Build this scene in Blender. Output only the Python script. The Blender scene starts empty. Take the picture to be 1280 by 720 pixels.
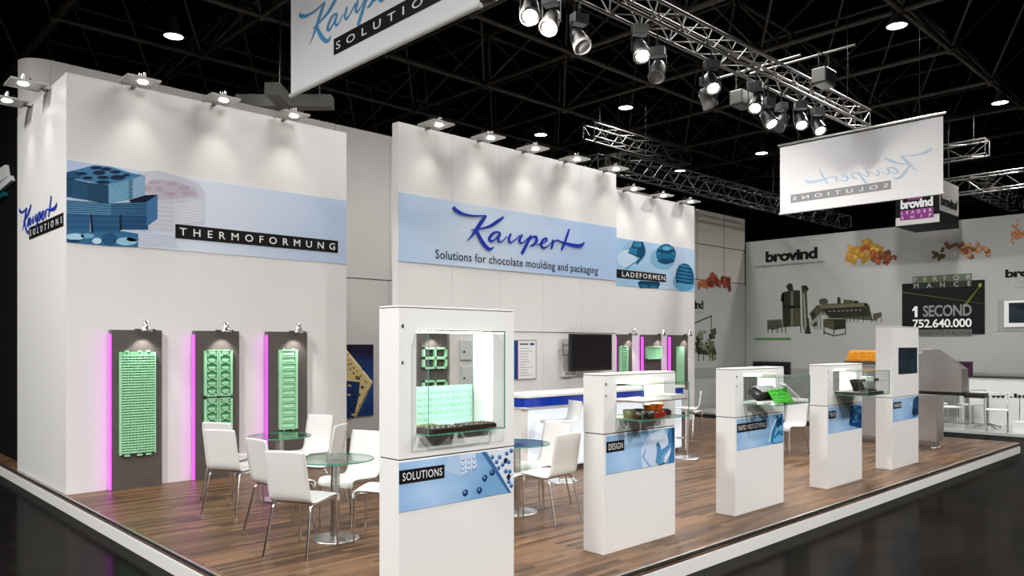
import bpy, bmesh, math, random
from mathutils import Vector, Matrix
random.seed(7)
S = bpy.context.scene
COL = S.collection
# ------------------------------------------------------------------ camera, world, exposure
FPX, HORZ, CAMZ = 965.0, 430.0, 1.75
PSI = math.radians(46.22)
CF, SF = math.cos(PSI), math.sin(PSI)
cam_d = bpy.data.cameras.new('camera'); cam = bpy.data.objects.new('camera', cam_d); COL.objects.link(cam)
cam.location = (0, 0, CAMZ); cam.rotation_euler = (math.pi/2, 0, PSI-math.pi/2)
cam_d.sensor_width = 36; cam_d.lens = FPX/1280*36; cam_d.shift_y = (HORZ-360)/1280
cam_d.clip_end = 300
S.camera = cam
S.view_settings.view_transform = 'Standard'; S.view_settings.look = 'None'
S.view_settings.gamma = 1; S.view_settings.use_curve_mapping = False
S.view_settings.exposure = 0.0
W = bpy.data.worlds.new('world'); S.world = W; W.use_nodes = True
W.node_tree.nodes['Background'].inputs[0].default_value = (.8, .9, 1, 1)
W.node_tree.nodes['Background'].inputs[1].default_value = 0.0
S.cycles.transparent_max_bounces = 48; S.cycles.max_bounces = 14
HIGHBAY_W = 700; AISLE_FILL_W = 2750; BOOTH_FILL_W = 560; FAR_W = 950; STAGE_W = 360; FLOOD_W = 15; CLIP_W = 12; CASE_W = 3.2

# ------------------------------------------------------------------ helpers
def px(u, v, Y=None, X=None, Z=None):
    """the point where the sight line through photo pixel (u,v) meets a plane of the place"""
    r = (u-640)/FPX; dx = CF+r*SF; dy = SF-r*CF; dz = (HORZ-v)/FPX
    d = Y/dy if Y is not None else X/dx if X is not None else (Z-CAMZ)/dz
    return Vector((d*dx, d*dy, CAMZ+d*dz))
class Pl:
    """a vertical plane: 'Y-' faces -Y, 'X-' faces -X, 'X+' faces +X; (a, z) run right and up as read by a viewer"""
    def __init__(s, kind, c): s.k, s.c = kind, c
    def p(s, a, z, o=0.0):
        if s.k == 'Y-': return (a, s.c-o, z)
        if s.k == 'X-': return (s.c-o, -a, z)
        return (s.c+o, a, z)
    def pix(s, u, v):
        if s.k == 'Y-': q = px(u, v, Y=s.c); return (q.x, q.z)
        q = px(u, v, X=s.c); return ((-q.y if s.k == 'X-' else q.y), q.z)
class MB:
    def __init__(s): s.v=[]; s.f=[]; s.m=[]; s.c=[]; s.sm=[]
    def add(s, vs, fs, m=0, col=None, smooth=False):
        n=len(s.v); s.v += [tuple(v) for v in vs]
        for f in fs: s.f.append(tuple(i+n for i in f)); s.m.append(m); s.c.append(col); s.sm.append(smooth)
        return s
    def box(s, x0,x1,y0,y1,z0,z1, m=0, M=None):
        vs=[(x,y,z) for z in (z0,z1) for y in (y0,y1) for x in (x0,x1)]
        if M is not None: vs=[M@Vector(v) for v in vs]
        return s.add(vs, [(0,2,3,1),(4,5,7,6),(0,1,5,4),(2,6,7,3),(0,4,6,2),(1,3,7,5)], m)
    def bar(s, p0,p1, r0, r1=None, n=8, m=0, caps=True):
        p0=Vector(p0); p1=Vector(p1); r1=r0 if r1 is None else r1
        d=(p1-p0)
        if d.length<1e-6: return s
        d.normalize(); u=d.orthogonal().normalized(); w=d.cross(u)
        vs=[]
        for p,r in ((p0,r0),(p1,r1)):
            for k in range(n):
                a=2*math.pi*k/n; vs.append(p+(u*math.cos(a)+w*math.sin(a))*r)
        fs=[(k,(k+1)%n,n+(k+1)%n,n+k) for k in range(n)]
        s.add(vs,fs,m,smooth=True)
        if caps: s.add(vs,[tuple(reversed(range(n))),tuple(range(n,2*n))],m)
        return s
    def tube(s, pts, r, n=8, m=0):
        pts=[Vector(p) for p in pts]; vs=[]; up=None
        for i,p in enumerate(pts):
            t=(pts[min(i+1,len(pts)-1)]-pts[max(i-1,0)]).normalized()
            u=t.orthogonal().normalized() if up is None else (up-t*up.dot(t)).normalized()
            up=u; w=t.cross(u)
            rr=r[i] if isinstance(r,(list,tuple)) else r
            for k in range(n):
                a=2*math.pi*k/n; vs.append(p+(u*math.cos(a)+w*math.sin(a))*rr)
        fs=[]
        for i in range(len(pts)-1):
            for k in range(n): fs.append((i*n+k,i*n+(k+1)%n,(i+1)*n+(k+1)%n,(i+1)*n+k))
        s.add(vs,fs,m,smooth=True)
        L=(len(pts)-1)*n
        s.add(vs,[tuple(reversed(range(n))),tuple(range(L,L+n))],m)
        return s
    def lathe(s, prof, c=(0,0,0), n=24, m=0, M=None, smooth=True):
        vs=[]
        for (r,z) in prof:
            for k in range(n):
                a=2*math.pi*k/n; v=Vector((r*math.cos(a),r*math.sin(a),z))
                if M is not None: v=M@v
                vs.append(v+Vector(c))
        fs=[]
        for i in range(len(prof)-1):
            for k in range(n): fs.append((i*n+k,i*n+(k+1)%n,(i+1)*n+(k+1)%n,(i+1)*n+k))
        s.add(vs,fs,m,smooth=smooth)
        if prof[0][0]>1e-5: s.add(vs[:n],[tuple(reversed(range(n)))],m)
        if prof[-1][0]>1e-5: s.add(vs[-n:],[tuple(range(n))],m)
        return s
    def prism(s, pts0, pts1, m=0, mside=None):
        n=len(pts0)
        s.add(list(pts0)+list(pts1), [tuple(range(n)),tuple(reversed(range(n,2*n)))], m)
        s.add(list(pts0)+list(pts1), [(k,n+k,n+(k+1)%n,(k+1)%n) for k in range(n)], m if mside is None else mside)
        return s
    def poly(s, pl, pts, o=0.002, col=None, m=0):
        return s.add([pl.p(a,z,o) for a,z in pts],[tuple(range(len(pts)))],m,col)
    def plate(s, pl, pts, o0, o1, m=0):
        return s.prism([pl.p(a,z,o1) for a,z in pts],[pl.p(a,z,o0) for a,z in pts],m)
    def ball(s, c, r, m=0, n=8, sq=(1,1,1)):
        prof=[(r*math.sin(math.pi*i/n), -r*math.cos(math.pi*i/n)) for i in range(n+1)]
        M=Matrix.Diagonal((*sq,1))
        return s.lathe(prof,c,n+4,m,M)
    def build(s, name, mats, parent=None, bevel=0, auto=False):
        if not isinstance(mats,(list,tuple)): mats=[mats]
        me=bpy.data.meshes.new(name)
        off=Vector((0,0,0))
        p=parent
        while p is not None: off+=p.location; p=p.parent
        me.from_pydata([(v[0]-off.x,v[1]-off.y,v[2]-off.z) for v in s.v],[],s.f)
        for k in mats: me.materials.append(k)
        me.polygons.foreach_set('material_index', s.m)
        me.polygons.foreach_set('use_smooth', s.sm)
        if any(c is not None for c in s.c):
            at=me.color_attributes.new('ink','FLOAT_COLOR','CORNER')
            for poly in me.polygons:
                c=s.c[poly.index] or (1,1,1)
                for li in poly.loop_indices: at.data[li].color=(c[0],c[1],c[2],1)
        if all(c is None for c in s.c):
            bm=bmesh.new(); bm.from_mesh(me); bmesh.ops.remove_doubles(bm,verts=bm.verts,dist=1e-6) if not any(s.sm) else None; bmesh.ops.recalc_face_normals(bm,faces=bm.faces); bm.to_mesh(me); bm.free()
        o=bpy.data.objects.new(name,me); COL.objects.link(o)
        if parent is not None: o.parent=parent
        if bevel:
            b=o.modifiers.new('bevel','BEVEL'); b.width=bevel; b.segments=2; b.limit_method='ANGLE'
        return o
def tag(o, label=None, cat=None, group=None, kind=None):
    if label: o['label']=label
    if cat: o['category']=cat
    if group: o['group']=group
    if kind: o['kind']=kind
    return o
def empty(name, loc=(0,0,0), label=None, cat=None, group=None):
    o=bpy.data.objects.new(name,None); COL.objects.link(o); o.location=loc; o.empty_display_size=.1
    return tag(o,label,cat,group)
def dup(root, loc, rz=0, label=None, group=None):
    def cp(o,par):
        c=o.copy(); COL.objects.link(c)
        if par is not None: c.parent=par
        for ch in o.children: cp(ch,c)
        return c
    r=cp(root,None); r.location=loc; r.rotation_euler=(0,0,rz)
    if label: r['label']=label
    if group: r['group']=group
    return r
def lamp(name, kind, loc, power, parent=None, aim=None, color=(1,1,1), angle=60, blend=.5, size=.05):
    l=bpy.data.lights.new(name,kind); l.energy=power; l.color=color
    if kind=='SPOT': l.spot_size=math.radians(angle); l.spot_blend=blend; l.shadow_soft_size=size
    elif kind=='POINT': l.shadow_soft_size=size
    elif kind=='AREA':
        l.shape='RECTANGLE'; l.size=size[0]; l.size_y=size[1]
    o=bpy.data.objects.new(name,l); COL.objects.link(o)
    off=Vector((0,0,0)); p=parent
    while p is not None: off+=p.location; p=p.parent
    o.location=Vector(loc)-off
    if aim is not None: o.rotation_euler=Vector(aim).to_track_quat('-Z','Y').to_euler()
    if parent is not None: o.parent=parent
    return o
# ------------------------------------------------------------------ materials
def lin(r,g,b):
    f=lambda c:(c/255/12.92 if c/255<=.04045 else ((c/255+.055)/1.055)**2.4)
    return (f(r),f(g),f(b))
def mat(name, col, rough=.5, metal=0, spec=.5, emit=None, es=1, coat=0):
    m=bpy.data.materials.new(name); m.use_nodes=True; b=m.node_tree.nodes['Principled BSDF']
    b.inputs['Base Color'].default_value=(*col,1); b.inputs['Roughness'].default_value=rough
    b.inputs['Metallic'].default_value=metal; b.inputs['Specular IOR Level'].default_value=spec
    b.inputs['Coat Weight'].default_value=coat
    if emit: b.inputs['Emission Color'].default_value=(*emit,1); b.inputs['Emission Strength'].default_value=es
    return m
def nodes(m): return m.node_tree.nodes, m.node_tree.links, m.node_tree.nodes['Principled BSDF']
def noisy(m, c0, c1, scale=8, stretch=(1,1,1), bump=0, detail=4):
    N,L,b=nodes(m); tc=N.new('ShaderNodeTexCoord'); mp=N.new('ShaderNodeMapping'); mp.inputs['Scale'].default_value=stretch
    nz=N.new('ShaderNodeTexNoise'); nz.inputs['Scale'].default_value=scale; nz.inputs['Detail'].default_value=detail
    rp=N.new('ShaderNodeValToRGB'); rp.color_ramp.elements[0].color=(*c0,1); rp.color_ramp.elements[1].color=(*c1,1)
    rp.color_ramp.elements[0].position=.3; rp.color_ramp.elements[1].position=.7
    L.new(tc.outputs['Object'],mp.inputs['Vector']); L.new(mp.outputs[0],nz.inputs['Vector']); L.new(nz.outputs['Fac'],rp.inputs[0]); L.new(rp.outputs[0],b.inputs['Base Color'])
    if bump:
        bp=N.new('ShaderNodeBump'); bp.inputs['Strength'].default_value=bump; L.new(nz.outputs['Fac'],bp.inputs['Height']); L.new(bp.outputs[0],b.inputs['Normal'])
    return m
M={}
M['white']=noisy(mat('white_laminate',(.8,.8,.8),.38,0,.35),(.79,.78,.765),(.82,.81,.795),1.5,(1,1,.2))
M['wallgrey']=noisy(mat('grey_wall_board',(.5,.5,.5),.6,0,.3),(.66,.635,.61),(.70,.675,.65),1.2)
M['cream']=noisy(mat('cream_wall_board',(.5,.5,.4),.6,0,.3),(.50,.48,.42),(.54,.52,.46),1.2)
M['shell']=mat('white_seat_plastic',(.74,.735,.72),.34,0,.4)
M['steel']=noisy(mat('brushed_steel',(.55,.54,.52),.3,1),(.42,.41,.40),(.62,.60,.58),6,(1,1,12))
M['sheetsteel']=noisy(mat('stainless_sheet',(.5,.49,.48),.34,1),(.52,.50,.49),(.68,.66,.65),1.4,(1,1,1))
M['chrome']=mat('chrome',(.74,.72,.70),.2,1)
M['alu']=mat('aluminium_edge',(.62,.62,.6),.35,1)
M['black']=mat('black_plastic',(.012,.012,.013),.35)
M['ink_black']=mat('black_label',(.010,.009,.009),.45,0,.15)
M['lampblack']=mat('dark_lamp_housing',(.055,.053,.051),.34,.7)
M['lampgrey']=mat('grey_lamp_housing',(.17,.167,.163),.38,.6)
M['letter']=mat('white_lettering',(.86,.86,.86),.5)
M['blue']=mat('blue_lettering',lin(16,52,178),.35)
M['skyblue']=mat('sky_blue_print',lin(70,150,205),.6)
M['ghostblue']=mat('pale_blue_show_through',lin(188,208,226),.8)
M['ghostgrey']=mat('grey_show_through',lin(140,140,144),.8)
M['text']=mat('dark_lettering',(.014,.014,.018),.5,0,.15)
M['walltext']=mat('charcoal_print',(.012,.0115,.012),.6,0,.08)
M['greytext']=mat('grey_print',(.24,.24,.24),.6)
M['fabric']=mat('white_banner_fabric',(.90,.90,.92),.8,0,.1)
N,L,b=nodes(M['fabric']); tl=N.new('ShaderNodeBsdfTranslucent'); tl.inputs[0].default_value=(.84,.84,.86,1); mxs=N.new('ShaderNodeMixShader'); mxs.inputs[0].default_value=.18
L.new(b.outputs[0],mxs.inputs[1]); L.new(tl.outputs[0],mxs.inputs[2]); L.new(mxs.outputs[0],N['Material Output'].inputs[0])
M['panel']=noisy(mat('taupe_panel',(.1,.09,.08),.5),(.092,.076,.070),(.112,.094,.087),2)
M['mint']=mat('mint_mould_plastic',lin(172,232,188),.35)
M['mintmid']=mat('mint_rib_shade',lin(128,196,148),.4)
M['mintdark']=mat('mint_recess_shade',lin(70,150,100),.45)  # mid and dark copies of the mint: recess shade put into the colour
M['palemint']=noisy(mat('pale_mint_mould',(.6,.8,.7),.35),lin(176,232,208),lin(190,240,220),30)
M['lime']=noisy(mat('lime_mould',(.1,.6,.05),.35),lin(20,130,10),lin(95,215,60),55,bump=.3)
M['yellow']=noisy(mat('yellow_mould',(.8,.4,.02),.4),lin(225,130,10),lin(250,185,40),40,bump=.4)
M['orange']=mat('orange_mould',lin(240,120,30),.3)
M['red']=mat('brown_red_mould',lin(135,40,22),.3)
M['choc']=mat('dark_chocolate_mould',lin(48,34,26),.3)
M['olive']=mat('olive_mould',lin(112,116,66),.35)
M['anthracite']=mat('anthracite_mould',lin(46,42,46),.3)
M['magenta']=mat('magenta_light_strip',(.9,.1,.9),.4,emit=(.60,.028,.66),es=2.8)
M['lens']=mat('glowing_lamp_glass',(1,1,1),.3,emit=(1,.97,.92),es=14)
M['lensoff']=mat('unlit_lamp_glass',(.10,.10,.10),.3,.0)
M['ledge_glow']=mat('backlit_front_panel',(.8,.85,.9),.4,emit=lin(215,232,250),es=.36)
M['glow_white']=mat('lit_white_panel',(.85,.85,.85),.4)
M['blueacryl']=mat('blue_acrylic',lin(14,58,178),.12,0,.6)
M['plate']=mat('pale_satin_plate',(.55,.54,.52),.3,.3)
M['teal']=mat('teal_plate',lin(10,90,100),.5)
M['truss']=mat('silver_truss_tube',(.30,.29,.28),.35,.8)
M['dimtruss']=mat('dim_truss_tube',(.075,.072,.068),.45,.5)  # darker copy of the truss metal, dim light put into its colour
M['frame_steel']=noisy(mat('dark_roof_steel',(.2,.18,.15),.55,.2),(.065,.058,.049),(.105,.094,.08),.6)
M['duct']=mat('duct_metal',(.13,.15,.16),.35,.8)
M['dark']=mat('hall_black',(.006,.006,.006),.8,0,.1)
M['beam']=mat('grey_green_casing',(.62,.64,.62),.5)
M['maroon']=mat('dark_plinth_recess',(.045,.018,.016),.4)
M['greyband']=mat('grey_dado_band',(.30,.31,.30),.5)
M['brwall']=noisy(mat('pale_grey_wall_print',(.5,.5,.5),.65,0,.2),(.40,.40,.395),(.44,.44,.43),.5)
M['machine']=mat('machine_print',lin(52,52,40),.6)
M['screen']=mat('dark_screen',(.012,.010,.014),.3,0,.3)
M['screenblue']=noisy(mat('blue_grey_screen',(.02,.03,.04),.12),(.008,.014,.02),(.03,.045,.06),4)
M['purple']=noisy(mat('purple_picture',(.1,.01,.08),.2),(.018,.004,.02),(.13,.02,.11),5)
M['purplesolid']=mat('purple_print',lin(140,40,130),.5)
M['nut']=noisy(mat('roasted_nut',(.3,.15,.06),.5),lin(92,50,24),lin(170,104,56),20)
M['brfloor']=mat('pale_glossy_floor',(.55,.57,.56),.12)
M['green_line']=mat('green_shelf_print',lin(60,130,50),.5)
M['wood']=mat('parquet',(.3,.2,.1),.38,0,.22)
def ink():
    m=bpy.data.materials.new('printed_ink'); m.use_nodes=True; N,L,b=nodes(m); b.inputs['Roughness'].default_value=.5; b.inputs['Specular IOR Level'].default_value=.15
    a=N.new('ShaderNodeVertexColor'); a.layer_name='ink'; L.new(a.outputs[0],b.inputs['Base Color']); return m
M['ink']=ink()
def graded(name, axis, stops, noise=.25):
    m=bpy.data.materials.new(name); m.use_nodes=True; N,L,b=nodes(m); b.inputs['Roughness'].default_value=.42; b.inputs['Specular IOR Level'].default_value=.35
    tc=N.new('ShaderNodeTexCoord'); sx=N.new('ShaderNodeSeparateXYZ'); L.new(tc.outputs['Generated'],sx.inputs[0])
    nz=N.new('ShaderNodeTexNoise'); nz.inputs['Scale'].default_value=2.2; nz.inputs['Detail'].default_value=1; L.new(tc.outputs['Generated'],nz.inputs['Vector'])
    ma=N.new('ShaderNodeMath'); ma.operation='MULTIPLY_ADD'; ma.inputs[1].default_value=noise; L.new(nz.outputs['Fac'],ma.inputs[0]); L.new(sx.outputs[axis],ma.inputs[2])
    rp=N.new('ShaderNodeValToRGB'); e=rp.color_ramp.elements
    for i,(p,c) in enumerate(stops):
        k=e[i] if i<2 else e.new(p); k.position=p; k.color=(*c,1)
    L.new(ma.outputs[0],rp.inputs[0]); L.new(rp.outputs[0],b.inputs['Base Color']); return m
M['print_thermo']=graded('pale_blue_print',0,[(.15,lin(190,208,236)),(.55,lin(222,229,243)),(1.1,lin(192,209,234))])
M['print_center']=graded('blue_grey_print',0,[(.1,lin(178,206,242)),(.55,lin(214,229,247)),(1.0,lin(178,204,240))],.45)
M['print_lade']=graded('soft_blue_print',0,[(.1,lin(168,200,228)),(.6,lin(150,190,222)),(1.1,lin(186,212,236))],.4)
M['print_ped']=graded('blue_cloud_print',0,[(.05,lin(128,170,218)),(.5,lin(172,204,238)),(1.1,lin(122,170,214))],.5)
M['print_poster']=graded('navy_print',2,[(.2,lin(20,60,120)),(.55,lin(30,80,150)),(1.0,lin(24,14,50))],.2)
def glass(name, tint, f=1.35):
    m=bpy.data.materials.new(name); m.use_nodes=True; N=m.node_tree.nodes; L=m.node_tree.links; N.clear()
    o=N.new('ShaderNodeOutputMaterial'); t=N.new('ShaderNodeBsdfTransparent'); t.inputs[0].default_value=(*tint,1)
    g=N.new('ShaderNodeBsdfGlossy'); g.inputs['Roughness'].default_value=.01; lw=N.new('ShaderNodeLayerWeight'); lw.inputs[0].default_value=.5; pw=N.new('ShaderNodeMath'); pw.operation='POWER'; pw.inputs[1].default_value=4; L.new(lw.outputs['Facing'],pw.inputs[0]); fr=N.new('ShaderNodeMath'); fr.operation='MULTIPLY_ADD'; fr.inputs[1].default_value=.75; fr.inputs[2].default_value=f; L.new(pw.outputs[0],fr.inputs[0])
    mx=N.new('ShaderNodeMixShader'); L.new(fr.outputs[0],mx.inputs[0]); L.new(t.outputs[0],mx.inputs[1]); L.new(g.outputs[0],mx.inputs[2]); L.new(mx.outputs[0],o.inputs[0]); return m
M['glass']=glass('clear_glass',(.985,.995,.99),.02)
M['tableglass']=glass('green_table_glass',(.80,.88,.84),.05)
M['glassedge']=mat('green_glass_edge',lin(70,150,128),.15,0,.6)
M['palegrey']=mat('frosted_pale_plastic',(.55,.58,.56),.3)
# parquet: strips along X
N,L,b=nodes(M['wood']); tc=N.new('ShaderNodeTexCoord'); mp=N.new('ShaderNodeMapping')
br=N.new('ShaderNodeTexBrick'); br.offset=.37; br.inputs['Scale'].default_value=1; br.inputs['Brick Width'].default_value=.62; br.inputs['Row Height'].default_value=.058
br.inputs['Mortar Size'].default_value=.0012; br.inputs['Color1'].default_value=(*lin(77,56,39),1); br.inputs['Color2'].default_value=(*lin(132,101,73),1); br.inputs['Mortar'].default_value=(*lin(60,40,28),1); br.inputs['Bias'].default_value=-.05
nz=N.new('ShaderNodeTexNoise'); nz.inputs['Scale'].default_value=3; nz.inputs['Detail'].default_value=6; mp.inputs['Scale'].default_value=(1.2,16,1)
rp=N.new('ShaderNodeValToRGB'); rp.color_ramp.elements[0].color=(.62,.60,.58,1); rp.color_ramp.elements[1].color=(1.18,1.18,1.18,1); rp.color_ramp.elements[0].position=.25; rp.color_ramp.elements[1].position=.75
mx=N.new('ShaderNodeMixRGB'); mx.blend_type='MULTIPLY'; mx.inputs[0].default_value=1
L.new(tc.outputs['Object'],br.inputs['Vector']); L.new(tc.outputs['Object'],mp.inputs['Vector']); L.new(mp.outputs[0],nz.inputs['Vector']); L.new(nz.outputs['Fac'],rp.inputs[0]); L.new(br.outputs['Color'],mx.inputs[1]); L.new(rp.outputs[0],mx.inputs[2]); L.new(mx.outputs[0],b.inputs['Base Color'])
# hall floor: dark, worn, glossy
M['floor']=mat('dark_hall_floor',(.02,.018,.016),.6,0,0)
noisy(M['floor'],(.004,.0035,.0031),(.0085,.0075,.0068),1.3,(1,1,1),0,8)
N,L,b=nodes(M['floor']); n2=N.new('ShaderNodeTexNoise'); n2.inputs['Scale'].default_value=7; n2.inputs['Detail'].default_value=6
tc=N.new('ShaderNodeTexCoord'); L.new(tc.outputs['Object'],n2.inputs['Vector'])
rr=N.new('ShaderNodeMapRange'); rr.inputs[3].default_value=.10; rr.inputs[4].default_value=.20; L.new(n2.outputs['Fac'],rr.inputs[0]); gl=N.new('ShaderNodeBsdfGlossy'); gl.inputs[0].default_value=(.95,.93,.9,1); L.new(rr.outputs[0],gl.inputs['Roughness']); mxs=N.new('ShaderNodeMixShader'); mxs.inputs[0].default_value=.05; L.new(b.outputs[0],mxs.inputs[1]); L.new(gl.outputs[0],mxs.inputs[2]); L.new(mxs.outputs[0],N['Material Output'].inputs[0])
bp=N.new('ShaderNodeBump'); bp.inputs['Strength'].default_value=.03; bp.inputs['Distance'].default_value=.02; L.new(n2.outputs['Fac'],bp.inputs['Height']); L.new(bp.outputs[0],gl.inputs['Normal'])

# ------------------------------------------------------------------ lettering
_tc={}
def text_geo(s, space=1.0, bold=0.0):
    k=(s,space,bold)
    if k in _tc: return _tc[k]
    c=bpy.data.curves.new('t','FONT'); c.body=s; c.size=1; c.space_character=space; c.offset=bold; c.resolution_u=3
    o=bpy.data.objects.new('t',c); COL.objects.link(o)
    dg=bpy.context.evaluated_depsgraph_get(); dg.update(); me=o.evaluated_get(dg).to_mesh()
    vs=[(v.co.x,v.co.y) for v in me.vertices]; fs=[tuple(p.vertices) for p in me.polygons]
    o.evaluated_get(dg).to_mesh_clear(); bpy.data.objects.remove(o); bpy.data.curves.remove(c)
    x0=min(v[0] for v in vs); x1=max(v[0] for v in vs); y0=min(v[1] for v in vs); y1=max(v[1] for v in vs)
    r=([((x-x0)/(x1-x0),(y-y0)/(y1-y0)) for x,y in vs],fs); _tc[k]=r; return r
def write(mb, pl, s, a0, a1, z0, z1, o=.004, space=1.0, bold=0.0, m=0, col=None):
    vs,fs=text_geo(s,space,bold)
    mb.add([pl.p(a0+x*(a1-a0),z0+y*(z1-z0),o) for x,y in vs],fs,m,col); return mb
def rect(a0,a1,z0,z1): return [(a0,z0),(a1,z0),(a1,z1),(a0,z1)]
# the handwritten logo, traced as brush strokes (x, y, brush width)
_ST=[[(197,101,22),(222,126,26),(268,147,17),(330,158,12),(420,157,6)],
 [(418,157,8),(398,182,24),(370,222,27),(345,260,22),(318,297,10),(290,325,3)],
 [(532,167,12),(488,198,24),(448,224,20),(400,239,12),(350,249,8),(318,250,4)],
 [(350,250,22),(372,300,27),(400,345,30),(430,377,24),(450,380,17),(467,364,4)],
 [(512,272,12),(482,266,12),(455,283,19),(438,312,20),(452,327,14),(478,314,9),(508,282,10)],
 [(512,276,16),(498,308,17),(504,330,13),(524,328,7),(556,296,6)],
 [(582,278,14),(568,312,17),(576,336,13),(602,324,7),(640,290,7)],
 [(658,284,14),(640,318,17),(646,340,12),(668,332,6),(708,296,7)],
 [(716,290,14),(692,338,21),(668,385,23),(654,411,22)],
 [(696,332,8),(726,300,11),(750,300,17),(753,325,19),(736,350,16),(712,357,7)],
 [(755,350,6),(798,338,7),(822,320,12),(813,308,11),(794,320,15),(783,350,17),(798,372,13),(830,360,7),(860,328,5)],
 [(862,318,15),(860,348,14),(852,378,13)],
 [(858,350,6),(882,322,9),(908,326,8)],
 [(970,248,12),(956,292,17),(940,338,17),(919,386,15)],
 [(892,322,5),(930,336,13),(980,351,20),(1030,359,23),(1056,352,21),(1071,334,6)]]
_pc=Pl('Y-',8.97)
def _loc(x,y): return _pc.pix(530+x/5.3333,240+y/5.3333)
_o=_loc(197,101); _e=_loc(1071,334); LW=_e[0]-_o[0]
LOGO=[]
for st in _ST:
    r=[]
    for x,y,w in st:
        a=_loc(x,y); b2=_loc(x,y+w); b1=_loc(x,y); r.append(((a[0]-_o[0])/LW,(a[1]-_o[1])/LW,abs(b2[1]-b1[1])/LW))
    LOGO.append(r)
def spline(p, n=6):
    q=[p[0]]+list(p)+[p[-1]]; out=[]
    for i in range(1,len(q)-2):
        for k in range(n):
            t=k/n; out.append(tuple(.5*((2*q[i][j])+(-q[i-1][j]+q[i+1][j])*t+(2*q[i-1][j]-5*q[i][j]+4*q[i+1][j]-q[i+2][j])*t*t+(-q[i-1][j]+3*q[i][j]-3*q[i+1][j]+q[i+2][j])*t**3) for j in range(len(q[0]))))
    out.append(tuple(p[-1])); return out
def logo(mb, pl, a0, z0, width, o=.004, depth=0.0, m=0, col=None, zs=1.0):
    for k,st in enumerate(LOGO):
        P=spline(st); n=len(P); L1=[];L2=[]
        for i,(x,z,w) in enumerate(P):
            x0,z0_,_=P[max(i-1,0)]; x1,z1_,_=P[min(i+1,n-1)]; dx,dz=x1-x0,z1_-z0_; l=math.hypot(dx,dz) or 1
            nx,nz_=-dz/l,dx/l; h=max(w,.003)*.5
            L1.append((a0+(x+nx*h)*width,z0+(z+nz_*h)*width*zs)); L2.append((a0+(x-nx*h)*width,z0+(z-nz_*h)*width*zs))
        oo=o+k*.00008
        vs=[pl.p(a,z,oo+depth) for a,z in L1+L2]; fs=[(i,i+n,i+1+n,i+1) for i in range(n-1)]
        mb.add(vs,fs,m,col)
        if depth>0:
            out=L1+L2[::-1]; q=len(out)
            mb.add([pl.p(a,z,oo+depth) for a,z in out]+[pl.p(a,z,oo) for a,z in out],[(i,(i+1)%q,q+(i+1)%q,q+i) for i in range(q)],m,col)
    return mb
def ell(c, ra, rz, n=18, rot=0, wob=0):
    return [(c[0]+math.cos(t)*ra*math.cos(rot)*(1+w)-math.sin(t)*rz*math.sin(rot)*(1+w), c[1]+math.cos(t)*ra*math.sin(rot)*(1+w)+math.sin(t)*rz*math.cos(rot)*(1+w)) for t,w in ((2*math.pi*k/n,(random.random()-.5)*wob) for k in range(n))]

# ------------------------------------------------------------------ the setting: hall
HF=-.175
tag(MB().box(-40,70,-40,70,HF-.2,HF).build('floor',M['floor']),kind='structure')
ceil=tag(MB().box(-40,70,-40,70,13,13.3).build('ceiling',M['dark']),kind='structure')
hw=MB(); hw.box(-40,70,69.7,70,HF,13); tag(hw.build('wall_north',M['dark']),kind='structure')
hw=MB(); hw.box(69.7,70,-40,70,HF,13); tag(hw.build('wall_east',M['dark']),kind='structure')
hw=MB(); hw.box(-40,-39.7,-40,70,HF,13); tag(hw.build('wall_west',M['dark']),kind='structure')
hw=MB(); hw.box(-40,70,-40,-39.7,HF,13); tag(hw.build('wall_south',M['dark']),kind='structure')
# roof space frame, square on square
sf=MB(); nd=MB(); ZL,ZU=8.35,10.45
def seen(x,y):
    d=x*CF+y*SF
    return (9<d<58 and abs((x*SF-y*CF)/d)<.78) or (-9<x<17 and -9<y<16)
lowx=[13.1+3*i for i in range(-8,14)]; lowy=[14.7+3*j for j in range(-8,14)]
for x in lowx:
    for y in lowy:
        if not seen(x,y): continue
        for a,bb in (((x,y,ZL),(x+3,y,ZL)),((x,y,ZL),(x,y+3,ZL))): sf.bar(a,bb,.058,n=6,caps=False)
        for sx in (-1.5,1.5):
            for sy in (-1.5,1.5): sf.bar((x,y,ZL),(x+sx,y+sy,ZU),.034,n=6,caps=False)
        sf.bar((x+1.5,y+1.5,ZU),(x+4.5,y+1.5,ZU),.05,n=6,caps=False); sf.bar((x+1.5,y+1.5,ZU),(x+1.5,y+4.5,ZU),.05,n=6,caps=False)
        nd.ball((x,y,ZL),.11,n=6); nd.ball((x+1.5,y+1.5,ZU),.1,n=6)
spf=tag(sf.build('ceiling_space_frame',M['frame_steel']),kind='structure'); tag(nd.build('frame_joints',M['frame_steel'],spf))
# ------------------------------------------------------------------ the setting: booth platform and walls
PX0,PX1,PY0,PY1=2.42,15.92,3.64,20.0
fl=tag(MB().box(PX0+.02,PX1-.02,PY0+.02,PY1,-.05,0).build('floor.001',M['wood']),kind='structure'); fl.name='floor_parquet'
t=MB(); t.box(PX0,PX1,PY0,PY0+.022,-.018,.003); t.box(PX0,PX0+.022,PY0+.022,PY1,-.018,.003); t.box(PX1-.022,PX1,PY0+.022,PY1,-.018,.003)
tag(t.build('trim_1',M['alu']),kind='structure')
t=MB(); t.box(PX0+.02,PX1-.02,PY0+.02,PY1,-.17,-.051); tag(t.build('trim_2',M['maroon']),kind='structure')
t=MB(); z0,z1=HF+.0,-.062
t.box(PX0-.005,PX1+.005,PY0-.005,PY0+.018,z0,z1); t.box(PX0-.005,PX0+.018,PY0+.018,PY1,z0,z1); t.box(PX1-.018,PX1+.005,PY0+.018,PY1,z0,z1)
tag(t.build('trim_3',M['white']),kind='structure')
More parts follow.
